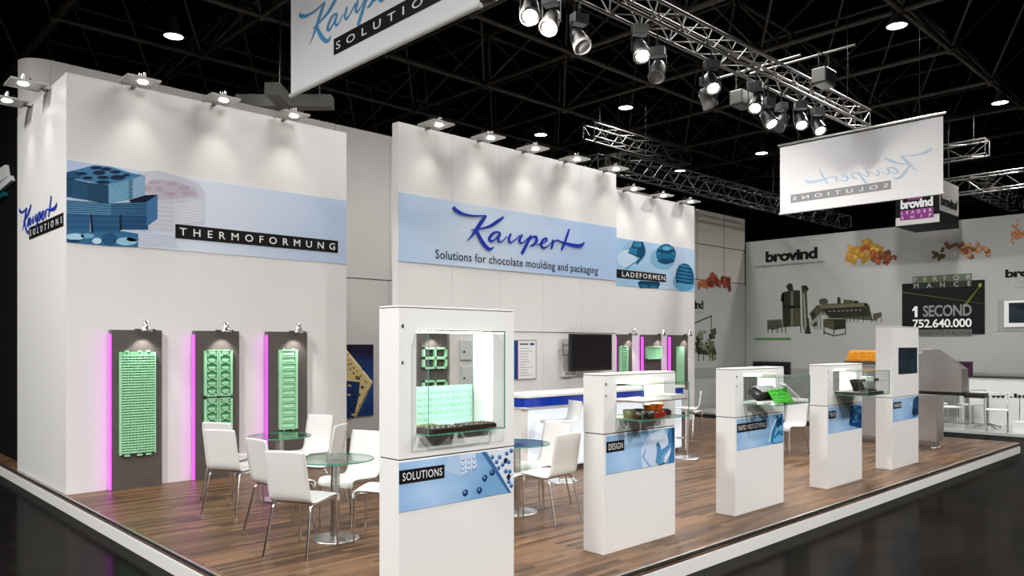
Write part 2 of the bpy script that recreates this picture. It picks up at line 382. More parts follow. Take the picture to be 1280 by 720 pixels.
def panels(name, x0,x1,y0,y1,zs, n, m, gap=.0035):
    mb=MB(); w=(x1-x0)/n
    for i in range(n):
        for z0,z1 in zip(zs[:-1],zs[1:]): mb.box(x0+i*w+gap/2,x0+(i+1)*w-gap/2,y0,y1,z0+gap/2,z1-gap/2)
    return tag(mb.build(name,m),kind='structure')
WT=4.9
# thermoforming wall: front leaf with its side return
wl=MB(); wl.box(2.46,6.19,10.03,10.17,0,WT); wl.box(2.46,2.60,10.17,12.50,0,WT)
tag(wl.build('wall_left',M['white']),kind='structure')
# rear core wall with a rounded end
wb=MB(); gap=.004
xs=[2.85,3.85,5.05,6.25,7.45,8.65,9.85,11.05,12.25,13.45,14.65,15.85,17.05]
for a,bb in zip(xs[:-1],xs[1:]):
    wb.box(a+gap,bb-gap,12.47,12.57,0,2.98); wb.box(a+gap,bb-gap,12.45,12.57,2.99,5.78)
arc=[(2.85-.33*math.sin(t),12.78-.33*math.cos(t)) for t in [math.pi/2*k/8 for k in range(9)]]
arc2=[(2.85-.23*math.sin(t),12.78-.23*math.cos(t)) for t in [math.pi/2*k/8 for k in range(9)]]
n=len(arc); vs=[(x,y,z) for z in (0,5.78) for x,y in arc+arc2[::-1]]
wb.add(vs,[tuple(range(2*n-1,-1,-1)),tuple(range(2*n,4*n))]+[(i,(i+1)%(2*n),2*n+(i+1)%(2*n),2*n+i) for i in range(2*n)],smooth=False)
tag(wb.build('wall_back',M['wallgrey']),kind='structure')
# centre fascia wall
panels('wall_center',6.39,11.30,9.0,9.14,[0,.96,1.95,2.92,3.90,WT],5,M['white'])
t=MB(); t.box(6.40,11.29,9.02,9.12,0,WT-.02); tag(t.build('wall_center_core',M['wallgrey']),kind='structure')
t=MB(); t.box(6.385,11.305,8.992,9.0,.958,.972); t.box(6.385,11.305,8.992,9.0,1.948,1.958); tag(t.build('trim_4',M['alu']),kind='structure')
# right wall
wr=MB(); wr.box(11.3,15.49,10.03,10.17,0,WT+.05); wr.box(15.35,15.49,10.17,12.44,0,WT+.05); tag(wr.build('wall_right',M['white']),kind='structure')
# the neighbour's grey panel wall and its big printed wall
nw=MB(); zs=[0,3.62,4.66,5.66]; xs=[17.06,18.2,19.3,20.75,21.99]
for a,bb in zip(xs[:-1],xs[1:]):
    for z0,z1 in zip(zs[:-1],zs[1:]): nw.box(a+.02,bb-.02,12.40,12.5,z0+.012+HF*(z0==0),z1-.012)
nwo=tag(nw.build('wall_north_partition',M['cream']),kind='structure')
t=MB(); t.box(17.0,21.98,12.44,12.49,HF,5.62); tag(t.build('trim_5',M['text']),kind='structure')
tag(MB().box(17.06,21.98,12.385,12.397,HF,3.58).build('wall_north_print',M['brwall']),kind='structure')
tag(MB().box(17.06,21.98,12.365,12.384,.77,1.05).build('trim_7',M['greyband']),kind='structure')
tag(MB().box(22.0,22.2,1.5,12.38,HF,4.93).build('wall_east_partition',M['brwall']),kind='structure')
tag(MB().box(21.97,22.0,1.5,12.3,HF,1.03).build('trim_6',M['greyband']),kind='structure')
tag(MB().box(18.6,22.0,1.5,12.3,HF,HF+.06).build('floor_neighbour',M['brfloor']),kind='structure')
tag(MB().box(2.64,2.76,13.2,20,HF+.1,5.6).build('wall_west_partition',M['dark']),kind='structure')

# ------------------------------------------------------------------ hall lights
hb=empty('high_bay_lamp',(0,0,0),None,'lamp','high bay lamps under the hall roof')
MB().lathe([(.04,.42),(.09,.40),(.10,.2),(.18,.06),(.205,0),(.19,0),(.15,.1)],n=20).build('reflector',M['lampgrey'],hb)
MB().lathe([(.185,.012),(.14,.0),(.0,-.03)],n=20).build('lens',M['lens'],hb)
MB().bar((0,0,.42),(0,0,4.94),.012,n=6).build('hanging_rod',M['lampblack'],hb)
lamp('bulb','SPOT',(0,0,-.06),HIGHBAY_W,hb,aim=(0,0,-1),angle=165,blend=.6,size=.25,color=(1,.985,.96))
far_l=[c for c in hb.children if c.type=='LIGHT'][0].data.copy(); far_l.energy=FAR_W; aisle_fill=far_l.copy(); aisle_fill.energy=AISLE_FILL_W; aisle_fill.shadow_soft_size=.5; side_fill=aisle_fill.copy(); side_fill.energy=AISLE_FILL_W*1.12
HB=[((217,46),'high bay lamp at the upper left over the rounded grey wall end'),((1121,33),'high bay lamp at the upper right between the light truss and the frame edge'),((1250,129),'rightmost high bay lamp beside the roof tubes'),
 ((782,135),'high bay lamp beside the stage lamps on the left side of the truss'),((676,169),'high bay lamp just above the centre wall of the booth'),((850,214),'high bay lamp above the chocolate mould wall'),((952,192),'high bay lamp left of the hanging mirrored banner')]
for i,((u,v),lb) in enumerate(HB):
    p=px(u,v,Z=8.05)
    if i==0: hb.location=p; hb['label']=lb; b_=hb
    else:
        b_=dup(hb,p,0,lb)
        if p.x>14: 
            for ch in b_.children:
                if ch.type=='LIGHT': ch.data=far_l
for i,(x,y) in enumerate([(-2.5,-3.5),(5.5,-3.5),(13,-3.5),(-4,3.0),(-4,9.5)]):  # unseen lamps added to brighten the booth fronts and the left banner
    b_=dup(hb,(x,y,8.05),0,'added unseen lamp over the aisle, brightening the booth from outside','added fill lamps over the aisle')
    for ch in b_.children:
        if ch.type=='LIGHT': ch.data=aisle_fill if x>-3 else side_fill

booth_fill_l=far_l.copy(); booth_fill_l.energy=BOOTH_FILL_W; booth_fill_l.shadow_soft_size=1.5; booth_fill_r=booth_fill_l.copy(); booth_fill_r.energy=BOOTH_FILL_W*1.7; aisle_fill.shadow_soft_size=.5
for (x,y) in ((5.6,7.6),(11.2,7.4)):  # unseen soft lamps added to fill the booth walls from above
    b_=dup(hb,(x,y,8.05),0,'added unseen lamp above the booth, filling its inner walls','added fill lamps above the booth')
    for ch in b_.children:
        if ch.type=='LIGHT': ch.data=booth_fill_l if x<8 else booth_fill_r
# ------------------------------------------------------------------ wall-top floodlights
def flood(first):
    r=empty('floodlight',(0,0,0),None,'lamp')
    p=MB(); p.box(-.19,-.165,-.40,-.02,-.012,.012); p.box(.165,.19,-.40,-.02,-.012,.012); p.box(-.165,.165,-.40,-.375,-.012,.012); p.box(-.165,.165,-.045,-.02,-.012,.012); p.box(-.165,.165,-.375,-.045,-.004,.006)
    p.build('reflector_plate',M['plate'],r)
    MB().lathe([(.058,-.008),(.05,-.018),(0,-.024)],(.03,-.24,0),20).build('lens',M['lens'],r)
    h=MB(); h.bar((0,-.24,.0),(0,-.24,.09),.03,.022,12); h.bar((.05,-.24,.0),(.05,-.24,.11),.02,.016,10); h.build('lamp_holder',M['chrome'],r)
    MB().tube([(-.02,-.2,.05),(-.05,-.15,.1),(-.1,-.1,.05),(-.12,-.03,.01),(-.12,.05,-.01)],.006,6).build('cable',M['black'],r)
    MB().box(-.02,.02,-.05,.06,-.03,-.01).build('bracket',M['lampgrey'],r)
    lamp('bulb','SPOT',(.03,-.24,-.05),FLOOD_W,r,aim=(0,.10,-1),angle=72,blend=.9,size=.05,color=(1,.93,.84))
    return r
fl0=flood(1); used=[False]
def put_flood(loc,rz,lb,group):
    if not used[0]: used[0]=True; fl0.location=loc; fl0.rotation_euler=(0,0,rz); tag(fl0,lb,None,group); return fl0
    return dup(fl0,loc,rz,lb,group)
g='floodlights along the top of the booth walls'
for (u,lb) in ((172,'first floodlight above the stacked mould print on the left wall'),(273,'middle floodlight on top of the left wall, above the word thermoforming'),(361,'rightmost floodlight on top of the left wall beside the grey back wall')):
    q=px(u,100,Y=9.85); put_flood((q.x,10.0,WT+.0),0,lb,g)
for (u,v,lb) in ((543,158,'leftmost floodlight on the top edge of the centre wall'),(608,174,'second floodlight from the left on the centre wall'),(664,187,'middle floodlight of the five on the centre wall'),(716,200,'fourth floodlight from the left on the centre wall'),(765,211,'rightmost floodlight on the top edge of the centre wall')):
    q=px(u,v,Y=8.8); put_flood((q.x,8.97,WT+.0),0,lb,g)
for (u,lb) in ((787,'floodlight partly behind the centre wall on the far right wall'),(824,'middle floodlight on top of the far right wall'),(858,'rightmost floodlight on top of the far right wall')):
    q=px(u,240,Y=9.85); put_flood((q.x,10.0,WT+.05),0,lb,g)
for (y,lb) in ((10.85,'floodlight nearest the corner on the left side wall of the booth'),(11.75,'floodlight at the far left frame edge on the side wall')):
    put_flood((2.43,y,WT),-math.pi/2,lb,g)

# ------------------------------------------------------------------ light truss and stage lamps
def truss(name, p0, p1, size, label, cat='truss', step=.35, group=None, m='truss', rad=.024, drops=(), ztop=8.3):
    p0=Vector(p0); p1=Vector(p1); d=(p1-p0); Ln=d.length; d.normalize(); side=Vector((-d.y,d.x,0)); up=Vector((0,0,1)); h=size/2
    r=empty(name,p0,label,cat,group)
    for s in (-1,1):
        for q in (-1,1):
            o=side*h*s+up*h*q; MB().bar(p0+o,p1+o,rad,n=8).build('chord',M[m],r)
    w=MB(); k=max(2,int(Ln/step)); k+=k%2
    for i in range(k):
        a=p0+d*(Ln*i/k); bb=p0+d*(Ln*(i+1)/k); f=1 if i%2 else -1
        for s in (-1,1): w.bar(a+side*h*s-up*h*f,bb+side*h*s+up*h*f,rad*.45,n=5,caps=False)
        for q in (-1,1): w.bar(a-side*h*f*q+up*h*q,bb+side*h*f*q+up*h*q,rad*.45,n=5,caps=False)
    for e in (p0,p1):
        for s in (-1,1): w.bar(e+side*h*s-up*h,e+side*h*s+up*h,rad*.6,n=5); w.bar(e-side*h+up*h*s,e+side*h+up*h*s,rad*.6,n=5)
    w.build('lattice',M[m],r)
    for t in drops:
        q=p0+d*(Ln*t)
        MB().bar(q+up*h,Vector((q.x,q.y,ztop)),.008,n=5).build('hanging_wire',M['lampblack'],r)
    return r
TRY=6.3
truss('lighting_truss',(1.5,TRY,6.24),(15.75,TRY,6.24),.30,'long silver lighting truss carrying the stage lamps over the booth',step=.34,drops=(.1,.5,.95))
def can(lit):
    r=empty('stage_lamp',(0,0,0),None,'lamp')
    MB().box(-.13,.13,-.09,.09,.24,.40).build('ballast_box',M['lampgrey'],r,bevel=.01)
    y=MB(); 
    for s in (-1,1): y.box(s*.15-.006,s*.15+.006,-.02,.02,-.04,.26)
    y.box(-.156,.156,-.02,.02,.255,.265); y.bar((0,0,.40),(0,0,.50),.015); y.build('yoke',M['lampblack'],r)
    R=Matrix.Rotation(.62,4,'X')
    body=M['lampblack'] if lit else M['lampgrey']
    MB().lathe([(.05,.19),(.10,.17),(.125,.08),(.13,0),(.145,-.12),(.145,-.17),(.13,-.17)],n=20,M=R).build('can',body,r)
    f=MB().lathe([(.150,-.15),(.150,-.19),(.125,-.19),(.125,-.16)],n=20,M=R); f.build('front_ring',M['lampgrey'],r)
    MB().lathe([(.128,-.165),(.07,-.178),(0,-.182)],n=20,M=R).build('lens',M['lens'] if lit else M['lensoff'],r)
    if lit:
        q=R@Vector((0,0,-.21)); lamp('bulb','SPOT',q,STAGE_W,r,aim=R@Vector((0,0,-1)),angle=75,blend=.7,size=.12,color=(1,.95,.88))
    return r
LS=.8
onl=can(True); offl=can(False); u1=[0,0]
for o_ in (onl,offl): o_.scale=(LS,LS,LS)
for (u,v,lit,rz,lb) in ((800,62,1,2.6,'lit stage lamp third along the truss, glowing towards the camera'),(889,103,1,2.5,'lit stage lamp in the middle of the truss with an unlit one below'),(945,128,1,1.9,'lit stage lamp beside the black flood box under the truss'),
   (960,148,1,2.9,'lit stage lamp lowest left in the cluster near the truss end'),(1001,150,1,2.2,'lit stage lamp right in the cluster near the truss end'),(1022,148,1,2.6,'last lit stage lamp half hidden at the truss end'),
   (663,12,1,2.3,'bright glaring stage lamp at the top edge of the picture'),(689,8,0,1.9,'unlit stage lamp tilted beside the glaring one at the top edge'),(724,50,0,2.9,'unlit silver stage lamp hanging straight below the truss'),
   (822,88,0,2.0,'unlit stage lamp tilted to the left below the third lit one'),(884,122,0,-1.7,'unlit stage lamp hanging under the middle lit one'),(977,152,0,1.0,'unlit stage lamp in the middle of the cluster near the truss end')):
    q=px(u,v,Y=TRY-.1 if lit else TRY+.12)
    loc=Vector((q.x,q.y,min(q.z,5.66))); k=0 if lit else 1; src=onl if lit else offl
    if not u1[k]:
        u1[k]=1; src.location=loc; src.rotation_euler=(0,0,rz); tag(src,lb,None,'stage lamps on the lighting truss'); rr=src
    else: rr=dup(src,loc,rz,lb,'stage lamps on the lighting truss')
    for ch in list(rr.children):
        if ch.name.startswith('drop_tube'): bpy.data.objects.remove(ch)
    MB().bar(loc+Vector((0,0,.49)),loc+Vector((0,0,max(.52,(6.11-loc.z)/LS))),.016,n=6).build('drop_tube',M['lampblack'],rr)
def wash(x,z,aim,w,ang,lb):
    rr=dup(onl,Vector((x,TRY,z)),0,lb,'added wash lamps on the truss, never in view')
    dv=Vector(aim)-Vector((x,TRY,z)); rr.rotation_euler=(0,0,math.atan2(dv.y,dv.x)-math.pi/2)
    for ch in list(rr.children):
        if ch.type=='LIGHT':
            ch.data=ch.data.copy(); ch.data.energy=w; ch.data.spot_size=math.radians(ang); ch.rotation_euler=Vector((0,math.hypot(dv.x,dv.y),dv.z)).to_track_quat('-Z','Y').to_euler()
wash(5.6,5.60,(15.5,6.3,5.3),3600,34,'added unseen lamp brightening the mirrored banner')  # added lamp, never in view, put in to brighten the far banner
for (u,v,lb) in ((927,124,'black box floodlight on a rod left of the truss lamps'),(1030,97,'black box floodlight on a rod right of the truss')):
    Yk=TRY+.55 if u<1000 else TRY-.8
    q=px(u,v,Y=Yk); r=empty('box_floodlight',q,lb,'lamp','box floodlights beside the truss')
    MB().box(q.x-.2,q.x+.2,q.y-.12,q.y+.12,q.z-.12,q.z+.12).build('housing',M['lampgrey'],r,bevel=.02)
    MB().box(q.x-.17,q.x+.17,q.y-.10,q.y+.10,q.z-.14,q.z-.121).build('lens',M['lensoff'],r)
    y=MB(); y.bar((q.x-.18,q.y,q.z+.11),(q.x-.18,q.y,6.41),.012,n=6); y.bar((q.x+.18,q.y,q.z+.11),(q.x+.18,q.y,6.41),.012,n=6); y.bar((q.x-.18,q.y,6.41),(q.x+.18,q.y,6.41),.012,n=6); y.build('yoke',M['lampblack'],r)
    MB().bar((q.x,min(q.y,TRY)-.5,6.43),(q.x,max(q.y,TRY)+.5,6.43),.022,n=8).build('carrying_tube',M['truss'],r)
truss('lighting_truss',(14.2,11.4,6.0),(27,11.4,6.0),.42,'grey lattice truss running back behind the right booth wall',step=.42,m='dimtruss',drops=(.1,.6))
truss('lighting_truss',(14.2,11.68,6.0),(14.2,16,6.0),.42,'short lattice truss branching left above the chocolate mould wall',step=.42,m='dimtruss',drops=(.9,))
truss('lighting_truss',(15.2,13.0,7.25),(19.6,13.0,7.25),.36,'higher lattice truss over the right wall with its end in the dark',step=.36,m='dimtruss',drops=(.1,.9))
truss('lighting_truss',(23.4,6.1,7.0),(23.4,9.3,7.0),.4,'upper lattice truss right of the mirrored banner',step=.5,drops=(.1,.9))
truss('lighting_truss',(23.4,2.0,6.05),(23.4,7.6,6.05),.42,'lower lattice truss holding the neighbouring cube sign',step=.45,drops=(.1,.9))
truss('lighting_truss',(23.7,6.4,6.05),(27.5,6.4,6.05),.42,'small lattice truss running back from the cube sign',step=.42,m='dimtruss',drops=(.9,))

# ducts and hanging casing
for (X,Yc,lb) in ((10.0,0,'ribbed round air duct crossing the roof at the upper left'),(13.2,0,'second ribbed air duct behind the hanging banner')):
    mb=MB(); prof=[]; L0=15; k=0
    while L0<40: prof+= [(.62,L0),(.66,L0+.06),(.62,L0+.12)]; L0+=.25
    mb.lathe(prof,(X,0,11.5),20,M=Matrix.Rotation(-math.pi/2,4,'X'))
    tag(mb.build('air_duct',M['duct']),lb,'duct','air ducts under the roof')
CC=Vector((7.44,14.34,6.6)); CM=Matrix.Translation(CC)@Matrix.Rotation(PSI-math.pi/2,4,'Z')
r=empty('hanging_casing',CC,'grey cross-shaped metal casing hanging above the grey back wall','casing')
MB().box(-.95,.95,-.15,.15,-.12,.12,M=CM).build('long_arm',M['beam'],r,bevel=.008)
for y0,y1 in ((-.85,-.15),(.15,.8)): MB().box(-.15,.15,y0,y1,-.12,.12,M=CM).build('cross_arm',M['beam'],r,bevel=.008)
for x in (-.1,.7): q=CM@Vector((x,0,.12)); MB().bar(q,(q.x,q.y,10.4),.02,n=6).build('hanging_tube',M['frame_steel'],r)

# ------------------------------------------------------------------ hanging banners
BY0,BY1,BZ0,BZ1=4.75,7.92,4.53,5.93
B2=Pl('X-',15.5)
ya=-B2.pix(1164.5,186)[0]; yb=-B2.pix(1006,231)[0]; zt=B2.pix(1164.5,186)[1]
sa=-B2.pix(1114,231)[0]; sb=-B2.pix(988.5,253)[0]; sz1=B2.pix(1114,225.5)[1]; sz0=B2.pix(1114,236.5)[1]
def banner(X, pl, off, lbl, ghost):
    r=empty('hanging_banner',(X,(BY0+BY1)/2,BZ0),lbl,'banner','pair of hanging banners')
    MB().box(X-.004,X+.004,BY0,BY1,BZ0,BZ1).build('fabric',M['fabric'],r)
    MB().bar((X,BY0-.02,BZ0-.01),(X,BY1+.02,BZ0-.01),.022,n=10).build('bottom_rail',M['fabric'] if ghost else M['beam'],r)
    MB().bar((X,BY0-.05,BZ1+.05),(X,BY1+.05,BZ1+.05),.025,n=10).build('top_rail',M['alu'],r)
    for y in (BY0+.2,(BY0+BY1)/2,BY1-.2): MB().bar((X,y,BZ1+.05),(X,y,BZ1),.006,n=5).build('hook',M['lampblack'],r)
    for y in (BY0+.4,BY1-.4): MB().bar((X,y,BZ1+.05),(X,y,8.3),.006,n=5).build('hanging_wire',M['lampblack'],r)
    sgn=1 if pl.k=='X+' else -1
    def A(y): return y if sgn>0 else -(BY0+BY1-y)
    a0=A(ya); a1=A(yb)
    s0=A(sa); s1=A(sb)
    mb=MB().poly(pl,rect(s0,s1,sz0,sz1),.006); st=mb.build('label_strip',M['ink_black'],r)
    write(MB(),pl,'SOLUTIONS',s0+.05,s1-.05,sz0+.045,sz1-.045,.008,1.9,.004).build('lettering',M['letter'],r)
    logo(MB(),pl,a0,zt,a1-a0,.010,zs=1.0).build('logo',M['skyblue'],r)
    if ghost:
        class G(Pl):
            def p(s,a,z,o=0): return (X-o,a,z)
        gp=G('X+',X)
        MB().poly(gp,rect(s0,s1,sz0,sz1),.006).build('strip_showing_through',M['ghostgrey'],r)
        write(MB(),gp,'SOLUTIONS',s0+.05,s1-.05,sz0+.045,sz1-.045,.008,1.9,.004).build('lettering_showing_through',M['letter'],r)
        logo(MB(),gp,a0,zt,a1-a0,.010).build('logo_showing_through',M['ghostblue'],r)
banner(4.18,Pl('X-',4.18),0,'white hanging banner with sky blue logo at the top left edge',False)
banner(15.5,Pl('X+',15.5),0,'white hanging banner showing its faint lettering mirrored from behind',True)

# ------------------------------------------------------------------ wall graphics
def ink_mesh(): return MB()
PL_T=Pl('Y-',10.03); ZB0,ZB1=2.94,3.885
g1=empty('graphic_panel',(4.3,10.03,ZB0),'wide pale blue print of stacked dark blue moulds reading THERMOFORMUNG','sign')
MB().plate(PL_T,rect(2.465,6.188,ZB0,ZB1),0,.006).build('printed_board',M['print_thermo'],g1)
k=ink_mesh()
def zt_(x,y): return PL_T.pix(80+x/5.144,190+y/5.144)
def P(pts,c,o=.0075): k.poly(PL_T,[zt_(x,y) for x,y in pts][::-1],o,lin(*c))
def stripes(x0,yt0,yb0,x1,yt1,yb1,n,c1,c2,o):
    for i in range(n*2):
        f0=i/(2*n); f1=(i+1)/(2*n)
        P([(x0,yt0+(yb0-yt0)*f0),(x1,yt1+(yb1-yt1)*f0),(x1,yt1+(yb1-yt1)*f1),(x0,yt0+(yb0-yt0)*f1)],c1 if i%2 else c2,o)
# faint stack
P([(475,130),(600,120),(720,150),(860,200),(905,260),(905,470),(700,470),(480,520)],(206,208,222),.007)
P([(510,215),(600,175),(720,190),(850,235),(870,290),(720,300),(600,310),(520,250)],(196,190,202),.0072)
for c,ra,rz in (((580,195),40,13),((690,205),38,13),((770,230),40,14),((680,270),38,14),((800,265),45,16),((535,235),30,14),((615,240),28,18)):
    P([(c[0]+ra*math.cos(t),c[1]+rz*math.sin(t)) for t in [2*math.pi*i/16 for i in range(16)]],(186,172,184),.0075)
stripes(600,330,500,700,340,510,6,(204,204,216),(214,216,226),.0074); stripes(705,330,470,890,300,440,8,(222,226,234),(206,210,224),.0074)
stripes(480,530,600,720,540,610,4,(208,216,230),(196,206,224),.0074)
# dark stacks
P([(15,130),(90,112),(190,85),(300,95),(430,135),(510,150),(430,175),(280,210),(230,205),(100,180),(15,160)],(72,128,168),.0080)
P([(15,130),(60,120),(100,135),(110,165),(60,180),(15,165)],(38,84,122),.0081)
for c,ra,rz in (((110,140),40,11),((205,103),38,11),((270,112),36,12),((225,135),42,15),((330,130),36,12),((150,168),36,11),((250,165),40,12),((345,165),52,17),((250,195),46,12),((400,150),26,9)):
    P([(c[0]+ra*math.cos(t),c[1]+rz*math.sin(t)) for t in [2*math.pi*i/16 for i in range(16)]],(26,56,88),.0082)
    P([(c[0]+ra*.8*math.cos(t),c[1]-rz*.35+rz*.4*math.sin(t)) for t in [2*math.pi*i/16 for i in range(16)]],(16,34,60),.0083)
stripes(15,165,290,50,172,292,12,(26,58,88),(44,90,128),.0081); stripes(50,175,295,150,195,310,16,(30,66,98),(46,96,134),.0081); stripes(150,197,312,290,212,335,16,(22,52,80),(38,84,118),.0081)
stripes(285,212,335,415,180,310,12,(150,200,226),(52,110,152),.0082); stripes(415,178,305,440,172,300,10,(20,40,66),(120,170,200),.0083); stripes(440,172,300,520,150,280,9,(160,190,216),(120,160,198),.0081)
P([(415,310),(520,278),(600,275),(530,320),(430,325)],(14,30,52),.0083)
stripes(15,310,395,300,330,405,7,(100,160,196),(24,52,82),.0082); stripes(300,332,405,530,318,410,7,(70,126,166),(20,46,74),.0082); stripes(530,318,480,600,275,430,12,(86,136,184),(48,96,150),.0082)
stripes(15,395,510,165,402,515,3,(48,98,138),(40,88,128),.0081); stripes(175,402,515,360,405,520,3,(44,92,132),(36,80,120),.0081); stripes(365,405,500,540,410,500,3,(38,82,124),(32,72,112),.0081)
P([(165,400),(178,400),(190,520),(172,515)],(14,34,58),.0083); P([(355,405),(368,405),(372,500),(356,510)],(14,34,58),.0083)
P([(15,510),(200,515),(380,510),(475,525),(475,612),(300,605),(15,580)],(52,108,150),.0080)
for c,ra,rz,cc in (((70,545),60,22,(176,216,236)),((150,540),45,16,(120,176,208)),((290,560),50,40,(36,84,124)),((400,575),70,26,(150,200,226)),((60,572),46,9,(24,60,96)),((210,572),30,20,(190,224,240)),((440,560),40,16,(60,116,160))):
    P([(c[0]+ra*math.cos(t),c[1]+rz*math.sin(t)) for t in [2*math.pi*i/16 for i in range(16)]],cc,.0084)
k.build('printed_picture',M['ink'],g1)
a0,z1=PL_T.pix(219,280); a1,_=PL_T.pix(422,300); z1=3.12+.0; 
z1=PL_T.pix(219,280)[1]; z0=PL_T.pix(219,297.5)[1]
st=MB().plate(PL_T,rect(a0,a1,z0,z1),.006,.012).build('label_strip',M['ink_black'],g1)
write(MB(),PL_T,'THERMOFORMUNG',a0+.05,a1-.05,z0+.04,z1-.04,.0135,2.0,.008).build('lettering',M['letter'],st)

PL_C=Pl('Y-',9.0)
g2=empty('graphic_panel',(8.8,9.0,2.92),'blue centre sign with the blue handwritten logo and slogan','sign')
MB().plate(PL_C,rect(6.40,11.295,2.925,3.90),0,.012).build('printed_board',M['print_center'],g2)
logo(MB(),PL_C,_o[0],_o[1],LW,.016,.012).build('logo',M['blue'],g2)
sa0,sz_=PL_C.pix(543.5,321); sa1,sz2=PL_C.pix(746.5,337)
zb=PL_C.pix(544,322)[1]; zc=PL_C.pix(544,313.5)[1]
write(MB(),PL_C,'Solutions for chocolate moulding and packaging',sa0,sa1,zb-.055,zc+.02,.016,1.05,.006).build('lettering',M['text'],g2)

PL_R=Pl('Y-',10.03)
g3=empty('graphic_panel',(13.4,10.03,2.95),'blue print of chocolate pralines on the far right wall','sign')
MB().plate(PL_R,rect(11.0+.31,15.488,2.96,3.95),0,.006).build('printed_board',M['print_lade'],g3)
k=ink_mesh()
def zr_(x,y): return PL_R.pix(770+x/9,290+y/9)
def P(pts,c,o=.0075): k.poly(PL_R,[zr_(x,y) for x,y in pts][::-1],o,lin(*c))
def E(cx,cy,ra,rz,c,o,rot=0): P(ell((cx,cy),ra,rz,20,rot),c,o)
E(200,230,140,130,(140,178,206),.0072); E(120,300,110,100,(186,210,230),.0074)
P([(195,105),(300,110),(330,200),(320,250),(300,290),(240,285),(130,235),(175,150)],(12,70,104),.0078); P([(210,115),(285,122),(275,175),(190,160)],(50,130,168),.0080); P([(150,175),(240,195),(225,260),(140,225)],(40,118,158),.0080); P([(290,250),(330,220),(320,260),(230,375),(225,340)],(14,66,100),.0079); P([(270,290),(240,330),(110,425),(95,415)],(60,140,180),.0080)
E(520,300,140,125,(126,176,206),.0073,.2); E(560,250,112,115,(14,84,120),.0076); P([(500,155),(625,160),(630,200),(500,190)],(110,176,206),.0078)
for i,(yy,rr) in enumerate(((340,95),(285,108),(230,90),(190,62))): E(560,yy-18,rr,36,(24,104,144) if i%2 else (12,70,106),.0078+i*.0002); E(560,yy-36,rr*.9,22,(120,186,214),.00775+i*.0002)
E(565,185,50,24,(90,170,204),.0088)
E(760,560,125,110,(120,176,210),.0072); E(770,510,105,158,(16,88,128),.0076,-.05); E(770,610,98,58,(90,164,204),.0077)
for i,yy in enumerate((400,440,480,520,560)): E(768,yy,70+i*7 if i<4 else 96,20,(10,58,92),.0078+i*.0002,.18); E(768,yy-14,66+i*7 if i<4 else 92,13,(44,126,170),.00785+i*.0002,.18)
P([(240,570),(270,548),(480,560),(495,590),(470,635),(265,630)],(10,60,90),.0078); P([(270,590),(360,600),(350,628),(280,626)],(30,110,150),.008); P([(380,602),(460,600),(450,630),(370,630)],(30,110,150),.008)
k.build('printed_picture',M['ink'],g3)
a1=PL_R.pix(770+557/9,0)[0]; z0=PL_R.pix(832,290+565/9)[1]; z1=PL_R.pix(832,290+477/9)[1]
la0=PL_R.pix(777,0)[0]; la1=PL_R.pix(770+545/9,0)[0]
fw=(la1-la0)/.62
st=MB().plate(PL_R,rect(max(11.315,la1-fw-.05),a1,z0,z1),.006,.012).build('label_strip',M['ink_black'],g3)
write(MB(),PL_R,'LADEFORMEN',la0,la1,z0+.035,z1-.035,.0135,1.3,.006).build('lettering',M['letter'],st)

PL_S=Pl('X-',2.46)
g4=empty('wall_logo',(2.46,11.2,3.0),'blue handwritten logo with black strip on the left side wall','sign')
a0,z0=PL_S.pix(25,262); a1,z1=PL_S.pix(72,247)
logo(MB(),PL_S,a0,z0,a1-a0,.006,.006).build('logo',M['blue'],g4)
b0,zz=PL_S.pix(36.7,288); b1,_=PL_S.pix(79.5,268); zlo=PL_S.pix(79.5,282.5)[1]; zhi=PL_S.pix(79.5,265.5)[1]
st=MB().plate(PL_S,rect(b0,b1,zlo,zhi),0,.004).build('label_strip',M['ink_black'],g4)
write(MB(),PL_S,'SOLUTIONS',b0+.06,b1-.05,zlo+.04,zhi-.04,.0055,2.1,.006).build('lettering',M['letter'],st)

# poster on the back wall, seen in the gap
PL_B=Pl('Y-',12.45)
q0=PL_B.pix(425,522); q1=PL_B.pix(466.5,430.5)
g5=empty('mould_poster',(q0[0],12.45,q0[1]),'dark blue poster with a cream mould grid in the wall gap','poster')
MB().plate(PL_B,rect(q0[0]-.6,q1[0],q0[1],q1[1]),0,.01).build('printed_board',M['print_poster'],g5)
k=ink_mesh()
def zp_(x,y): return PL_B.pix(420+x/6,420+y/6)
def P(pts,c,o=.0115): k.poly(PL_B,[zp_(x,y) for x,y in pts][::-1],o,lin(*c))
P([(20,40),(75,100),(275,345),(150,605),(20,605)],(228,206,146))
P([(75,100),(275,345),(262,352),(72,118)],(250,236,190),.0118); P([(275,345),(262,352),(130,605),(150,605)],(190,160,100),.0118)
P([(20,330),(178,345),(165,470),(130,612),(20,612)],(30,62,110),.0122)
for (x,y,s) in ((95,180,6),(110,210,8),(130,240,8),(90,215,7),(105,250,8),(155,265,7),(130,280,9),(185,300,7),(90,140,5),(160,315,18)): P([(x-s,y-s),(x+s,y-s*.6),(x+s,y+s),(x-s,y+s*.6)],(120,104,72),.0119)
for (x,y,s) in ((195,385,20),(170,440,20),(150,500,14),(205,470,9),(175,520,10)): P([(x,y-s),(x+s*.3,y-s*.3),(x+s,y),(x+s*.3,y+s*.3),(x,y+s),(x-s*.3,y+s*.3),(x-s,y),(x-s*.3,y-s*.3)],(60,84,60),.0124)
for (x,y) in ((100,372),(120,420),(95,440),(130,455),(100,500),(140,520),(110,550),(95,580),(125,590)): P([(x-12,y-8),(x+12,y-5),(x+8,y+9),(x-10,y+6)],(214,190,120) if (x+y)%3 else (16,30,60),.0125)
